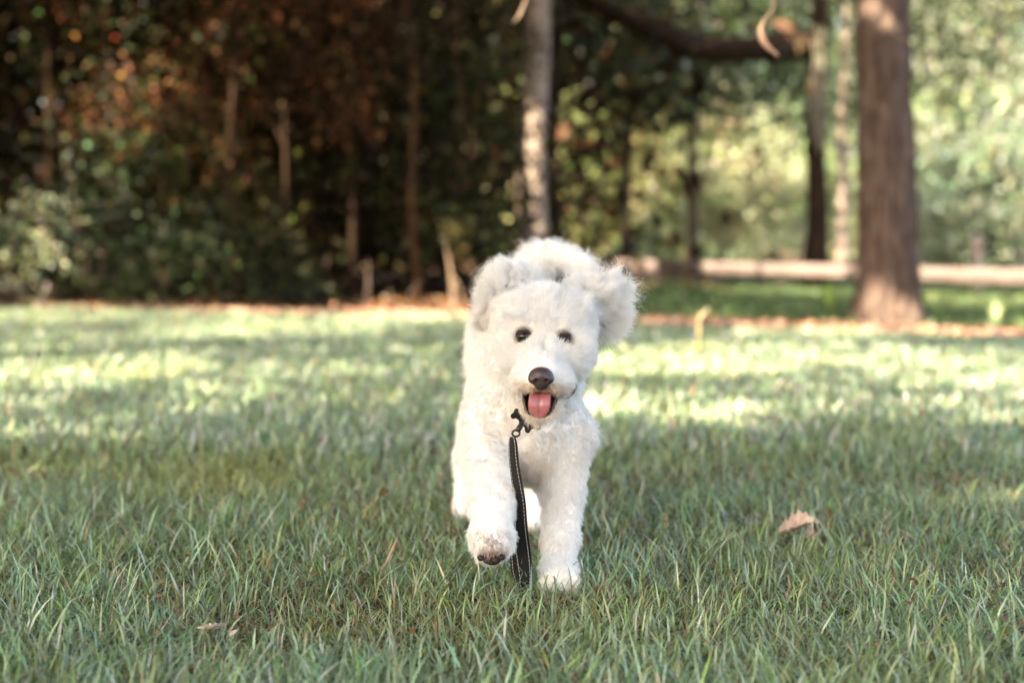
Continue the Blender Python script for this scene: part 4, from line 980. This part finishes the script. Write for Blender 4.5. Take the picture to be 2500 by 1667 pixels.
# keep only the rear bowl of the lining
keep = (v[q].mean(1)[:, 1] > 2.645); q = q[keep]; used_ = np.unique(q); mp = -np.ones(len(v), int); mp[used_] = np.arange(len(used_))
kids(np_mesh('mouth', v[used_], None, mp[q], M_mouth, None, True), dog)
lipc = [w(1273, 948, 2.655), w(1278, 965, 2.648), w(1281, 985, 2.640), w(1287, 1006, 2.634), w(1300, 1020, 2.630), w(1317, 1024, 2.630), w(1334, 1018, 2.630), w(1347, 1002, 2.634), w(1353, 982, 2.640), w(1358, 965, 2.648), w(1362, 950, 2.655)]
lp = curve_pts(lipc, 40); kids(tubes('lip', [(lp, [.0024+.0016*math.sin(math.pi*j/39)*(.6+.4*math.sin(j*1.3)) for j in range(40)], dict(seg=8))], M_lip), dog)
up = curve_pts([w(1274, 946, 2.655), w(1283, 951, 2.634), w(1300, 950, 2.622), w(1321, 946, 2.615), w(1342, 952, 2.622), w(1355, 955, 2.636), w(1360, 950, 2.655)], 24)
kids(tubes('lip', [(up, [.0022]*24, dict(seg=6))], M_lip), dog)
M_tongue, n_, o_ = mat('tongue'); b_ = N(n_, 'ShaderNodeBsdfPrincipled'); n_.links.new(b_.outputs[0], o_.inputs[0])
a_ = N(n_, 'ShaderNodeAttribute'); a_.attribute_name = 'tone'; n_.links.new(a_.outputs['Color'], b_.inputs['Base Color']); b_.inputs['Roughness'].default_value = .28; b_.inputs['Subsurface Weight'].default_value = .25; b_.inputs['Subsurface Radius'].default_value = (.01, .003, .002); b_.inputs['Subsurface Scale'].default_value = .4
t_ = N(n_, 'ShaderNodeTexNoise'); t_.inputs['Scale'].default_value = 900; bp_ = N(n_, 'ShaderNodeBump'); bp_.inputs['Strength'].default_value = .35; bp_.inputs['Distance'].default_value = .0006
tc_ = N(n_, 'ShaderNodeTexCoord'); n_.links.new(tc_.outputs['Object'], t_.inputs['Vector']); n_.links.new(t_.outputs['Fac'], bp_.inputs['Height']); n_.links.new(bp_.outputs[0], b_.inputs['Normal'])
tl = curve_pts([w(1322, 948, 2.70), w(1321, 950, 2.655), w(1319, 958, 2.628), w(1317, 980, 2.618), w(1316, 1000, 2.617), w(1316, 1021, 2.624)], 26)
nu, nv = 26, 17; V = []
for i in range(nu):
    s = i/(nu-1); wd = .0186*(.80+.36*math.sin(s*1.9))*(1 if s < .62 else math.sqrt(max(0.0, 1-((s-.62)/.382)**2)))
    for side in (1, -1):
        for j in range(nv):
            x = (j/(nv-1)-.5)*2; 
            edge = (1-x*x)**.5; dy = (.0030*x*x*-1 + .0030*math.exp(-(x/.13)**2)) if side == 1 else 0.006
            off = -side*.0028*edge*(1 if s < .95 else .6) + (.0028*math.exp(-(x/.16)**2)*(1-s*.5) if side == 1 else 0) - .006*x*x*(1-s)
            p = tl[i]; V.append((p.x + x*wd, p.y + off, p.z + .0*x))
V = np.array(V); Q = []
for i in range(nu-1):
    for j in range(nv-1):
        a = i*2*nv+j; Q.append((a, a+1, a+2*nv+1, a+2*nv)); a = i*2*nv+nv+j; Q.append((a+2*nv, a+2*nv+1, a+1, a))
    for j in (0, nv-1):
        a = i*2*nv+j; bq = a+nv; Q.append((a, a+2*nv, bq+2*nv, bq) if j == 0 else (a+2*nv, a, bq, bq+2*nv))
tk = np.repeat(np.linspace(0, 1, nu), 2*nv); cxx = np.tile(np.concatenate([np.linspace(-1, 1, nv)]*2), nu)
tc = np.array([.10, .016, .016])*(1-tk[:, None]) + np.array([.37, .125, .125])*tk[:, None]; tc = tc*(1-.30*np.exp(-(cxx/.10)**2))[:, None]*np.exp(.10*vnoise(V*260, 5))[:, None]  # root darker than tip: throat shade painted into the colour
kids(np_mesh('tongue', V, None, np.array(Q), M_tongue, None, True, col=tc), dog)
# pads of the lifted paw, claws
M_pad = principled('paw_pad', (.014, .010, .009), .6, .3, (90, (.035, .017, .013), 3, (1, 1, 1)), (500, .6, .001, (1, 1, 1)))
def pad(c, r, R=None):
    v, q = surface_net(lambda P: sd_ell(P, c, r, R), c-np.array(r).max()*1.3, c+np.array(r).max()*1.3, .0016); kids(np_mesh('paw_pad', v, None, q, M_pad, None, True), dog)
pad(PAW+np.array([.001, .022, -.016]), (.017, .014, .010))
for (dx, dz, r_) in ((-.020, -.006, .0075), (-.008, -.010, .0085), (.007, -.010, .0085), (.019, -.005, .0075)): pad(PAW+np.array([dx, .002, dz-.001]), (r_, .010, r_*.85))

cm = (hd > .6) & (P[:, 2] > .555) & (np.abs(P[:, 0]-HC[0]) > .028); ix = rng.choice(np.where(cm)[0], 15000)
Pc_, Nc_ = P[ix] + rng.normal(0, .001, (len(ix), 3)), Nn[ix]; cb = np.stack([np.sign(Pc_[:, 0]-HC[0])*.9, np.full(len(ix), .25), np.full(len(ix), .45)], 1)
grow('crown_tuft', Pc_, Nc_, np.full(len(ix), .034)*(1+.25*vnoise(Pc_*60, 3)), cb, np.full(len(ix), .75), np.full(len(ix), .8), np.full(len(ix), 50.), .05*np.ones(len(ix)), .00028, WHITE[None]*np.exp(np.clip(rng.normal(-.03, .1, (len(ix), 1)), -.5, .05)), dog, 8, .18)
def lip_hair(name, curve, nh, out, Ln, colr, fr):
    pc = curve_pts(curve, 200); k = rng.integers(0, 200, nh); P = np.array([tuple(pc[i]) for i in k]) + rng.normal(0, .0016, (nh, 3)); P[:, 1] += .002
    Nn = unit(np.tile(np.array(out, float), (nh, 1))); comb = np.tile([0, -.1, -1.0], (nh, 1)) + rng.normal(0, .25, (nh, 3))
    comb[:, 0] += (P[:, 0]-MOUTH[0])*14; P[:, 1] -= .010
    c = colr[None]*np.exp(rng.normal(0, .25, (nh, 1))); grow(name, P, Nn, Ln*np.ones(nh), comb, .25*np.ones(nh), .5*np.ones(nh), np.full(nh, 90.), .1*np.ones(nh), .00026, np.clip(c, 0, .85), dog, 6, fr)
lip_hair('whiskers', [w(1270, 938, 2.650), w(1285, 944, 2.632), w(1303, 946, 2.620), w(1321, 944, 2.614), w(1340, 948, 2.620), w(1356, 950, 2.636), w(1370, 944, 2.655)], 700, (0, -1, -.2), .0085, np.array([.42, .27, .17]), .2)
lip_hair('whiskers', [w(1262, 925, 2.655), w(1280, 936, 2.636), w(1300, 940, 2.622)], 900, (-.2, -1, -.1), .013, np.array([.74, .64, .54]), .2)
lip_hair('whiskers', [w(1342, 940, 2.622), w(1362, 938, 2.636), w(1385, 930, 2.660)], 900, (.2, -1, -.1), .013, np.array([.68, .55, .43]), .2)
lip_hair('chin_hair', [w(1272, 975, 2.665), w(1283, 1002, 2.645), w(1300, 1020, 2.632), w(1318, 1025, 2.628), w(1338, 1018, 2.632), w(1352, 998, 2.645), w(1360, 975, 2.665)], 1500, (0, -.5, -1), .014, np.array([.74, .64, .54]), .3)
def wisps(c, r, nh, seed):
    u_ = unit(rng.normal(size=(nh, 3))); P = np.array(c) + u_*np.array(r); cmb = u_*.6; cmb[:, 2] += .4; cmb[:, 1] += .3
    grow('wisps', P, u_, rng.uniform(.018, .042, nh), cmb, .8*np.ones(nh), 1.6*np.ones(nh), np.full(nh, 60.), .1*np.ones(nh), .00016, WHITE[None]*np.ones((nh, 1)), dog, 10, .5)
wisps(w(1225, 705, 2.845), (.045, .03, .052), 1300, 1); wisps(w(1475, 720, 2.84), (.060, .028, .044), 1500, 2); wisps(w(1400, 700, 2.85), (.04, .03, .03), 160, 3)

# --------------------------------------------------------------- collar with tags, and the leash
M_black = principled('black_webbing', (.010, .009, .009), .75, .25, None, (900, .3, .0004, (1, 1, 1)))
M_metal = principled('dark_metal', (.05, .05, .055), .28, .6, metallic=.8); M_tag = principled('black_tag', (.008, .008, .009), .18, .7, coat=.6)
M_white = principled('white_thread', (.70, .68, .62), .8, .1)
col_ = empty('dog_collar', tuple(w(1330, 960, 2.90))); tag(col_, 'black collar round the neck of the white dog with two bone shaped tags', 'collar')
cc = Vector(w(1316, 925, 2.94)); Rc = Matrix.Rotation(math.radians(30), 3, 'X') @ Matrix.Identity(3)
ringp = [cc + Rc @ Vector((.0765*math.cos(a), .072*math.sin(a), 0)) + Vector((0, 0, -.002)) for a in np.linspace(0, 2*math.pi, 61)[:-1]]
V = []; ax = Rc @ Vector((0, 0, 1))
for p in ringp:
    o_r = (p-cc).normalized()
    for (a_, b_) in ((-.0115, 0), (.0115, 0), (.0115, .003), (-.0115, .003)): V.append(tuple(p + ax*a_ + o_r*b_))
Q = [(i*4+j, i*4+(j+1) % 4, ((i+1) % 60)*4+(j+1) % 4, ((i+1) % 60)*4+j) for i in range(60) for j in range(4)]
kids(np_mesh('band', V, None, Q, M_black), col_)
hook = Vector(w(1286, 1018, 2.775))
def torus(name, c, R_, r_, nrm, m, par, sx=1):
    qn = Vector(nrm).to_track_quat('Z', 'Y'); pp = [Vector(c) + qn @ Vector((R_*sx*math.cos(a), R_*math.sin(a), 0)) for a in np.linspace(0, 2*math.pi, 21)]
    kids(tubes(name, [(pp, [r_]*21, dict(seg=7, cap=False))], m), par)
torus('ring', hook + Vector((.004, .012, .008)), .010, .0016, (.4, -1, .2), M_metal, col_)
torus('ring', hook + Vector((.001, .004, .001)), .007, .0012, (1, -.4, .2), M_metal, col_)
def bone(c, ang, size, tilt):
    c = np.array(c); R = np.array(Matrix.Rotation(math.radians(tilt), 3, 'Z') @ Matrix.Rotation(math.radians(ang), 3, 'Y')); s = size
    def f(P):
        q = (P-c) @ R; d2 = sd_cap(q*[1, 0, 1], (-s*.6, 0, 0), (s*.6, 0, 0), s*.42, s*.42)
        for a in (-1, 1):
            for b in (-1, 1): d2 = smin(d2, np.linalg.norm(q*[1, 0, 1]-np.array([a*s*.72, 0, b*s*.36]), axis=1)-s*.40, .001)
        return smax(d2, np.abs(q[:, 1])-.0013, .0008)
    v, q = surface_net(f, c-s*1.6, c+s*1.6, .0009); o = np_mesh('tag', v, None, q, M_tag, None, True); kids(o, col_)
    # engraved pale lines on the tag
    for k in (-1, 0, 1):
        a0 = c + (R @ np.array([-s*.45, -.0019, k*s*.2])); a1 = c + (R @ np.array([s*.45, -.0019, k*s*.2])); t = tubes('engraving', [([a0, a1], [.00025, .00025], dict(seg=4))], M_metal, None); t.parent = o; t.matrix_parent_inverse = Matrix.Identity(4)
bone(hook + Vector((-.0150, -.012, .002)), 38, .0150, 20); bone(hook + Vector((.0100, -.012, -.016)), -18, .0150, -15)

ls = empty('dog_leash', tuple(W(1262, 1443, 2.80))); tag(ls, 'black leash with white stitching hanging from the collar down to the grass', 'leash')
# snap hook and swivel
s0 = Vector(w(1284, 1020, 2.765)); s1 = Vector(w(1263, 1052, 2.752)); s2 = Vector(w(1252, 1070, 2.748))
tubes('snap_hook', [(curve_pts([s0+Vector((.002, .004, .006)), s0, s0.lerp(s1, .5), s1], 9), [.0030, .0042, .0046, .0042, .0042, .0050, .0056, .0058, .0055], dict(seg=9))], M_metal, ls)
torus('swivel', s1.lerp(s2, .3), .0062, .0022, (.2, -1, .1), M_metal, ls, 1.2)
def ribbon(name, rows, m, thick=.0026, amp=.004):
    """rows: (left pixel x, right pixel x, pixel y, distance left, distance right)"""
    n = 60; R5 = np.array(rows, float); u = np.linspace(0, len(rows)-1, n); c = np.stack([np.interp(u, np.arange(len(rows)), R5[:, k]) for k in range(5)], 1)
    for k in range(5):
        ker = np.array([.25, .5, .25]); 
        for _ in range(4): c[1:-1, k] = np.convolve(c[:, k], ker, 'valid')
    V = []; st = ([], []); nv = 7
    for (xl, xr, y, dl, dr) in c:
        ph_ = y/70.; dl += amp*math.sin(ph_); dr += amp*math.sin(ph_+1.1); a = w(xl+1.5*math.sin(y/31.), y, dl); b = w(xr+1.5*math.sin(y/27.), y, dr); t = unit((b-a)[None])[0]; nn = np.cross(t, [0, 0, 1.0]); nn = nn/np.linalg.norm(nn)
        if nn[1] > 0: nn = -nn
        for s in (1, -1):
            for j in range(nv):
                f = j/(nv-1); V.append(a*(1-f)+b*f + nn*(s*thick/2 + .0012*math.sin(f*math.pi)))
        st[0].append(a*.86+b*.14 + nn*(thick/2+.0012)); st[1].append(a*.14+b*.86 + nn*(thick/2+.0012))
    Q = []
    for i in range(n-1):
        for j in range(nv-1):
            a = i*2*nv+j; Q.append((a, a+1, a+2*nv+1, a+2*nv)); a += nv; Q.append((a+2*nv, a+2*nv+1, a+1, a))
        for j in (0, nv-1): a = i*2*nv+j; Q.append((a, a+2*nv, a+3*nv, a+nv))
    o = np_mesh(name, V, None, Q, m, None, True); kids(o, ls); return o, st
strap, st = ribbon('strap', [(1244, 1256, 1066, 2.752, 2.748), (1243, 1261, 1082, 2.757, 2.745), (1245, 1266, 1120, 2.765, 2.75), (1249, 1274, 1172, 2.775, 2.758), (1254, 1281, 1222, 2.782, 2.765), (1256, 1286, 1270, 2.787, 2.772), (1254, 1296, 1335, 2.792, 2.782), (1262, 1299, 1395, 2.798, 2.79), (1268, 1296, 1440, 2.80, 2.795), (1270, 1292, 1475, 2.80, 2.80)], M_black)
loop, st2 = ribbon('handle_loop', [(1252, 1262, 1180, 2.80, 2.79), (1248, 1270, 1260, 2.805, 2.80), (1244, 1280, 1330, 2.81, 2.805), (1246, 1285, 1395, 2.815, 2.81), (1262, 1290, 1440, 2.81, 2.81), (1266, 1288, 1470, 2.81, 2.81)], M_black)
for par, ss in ((strap, st), (loop, st2)):
    for line in ss:
        line = [Vector(p) for p in line]; specs = []
        fine = curve_pts(line, 60*4)
        acc = 0; seg = [fine[0]]; on = True
        for p0, p1 in zip(fine, fine[1:]):
            acc += (p1-p0).length
            if on: seg.append(p1)
            if acc > (.0040 if on else .0017):
                if on and len(seg) > 1: specs.append(([seg[0], seg[-1]], [.00048, .00048], dict(seg=5)))
                on = not on; acc = 0; seg = [p1]
        t = tubes('stitching', specs, M_white); t.parent = par; t.matrix_parent_inverse = Matrix.Identity(4)
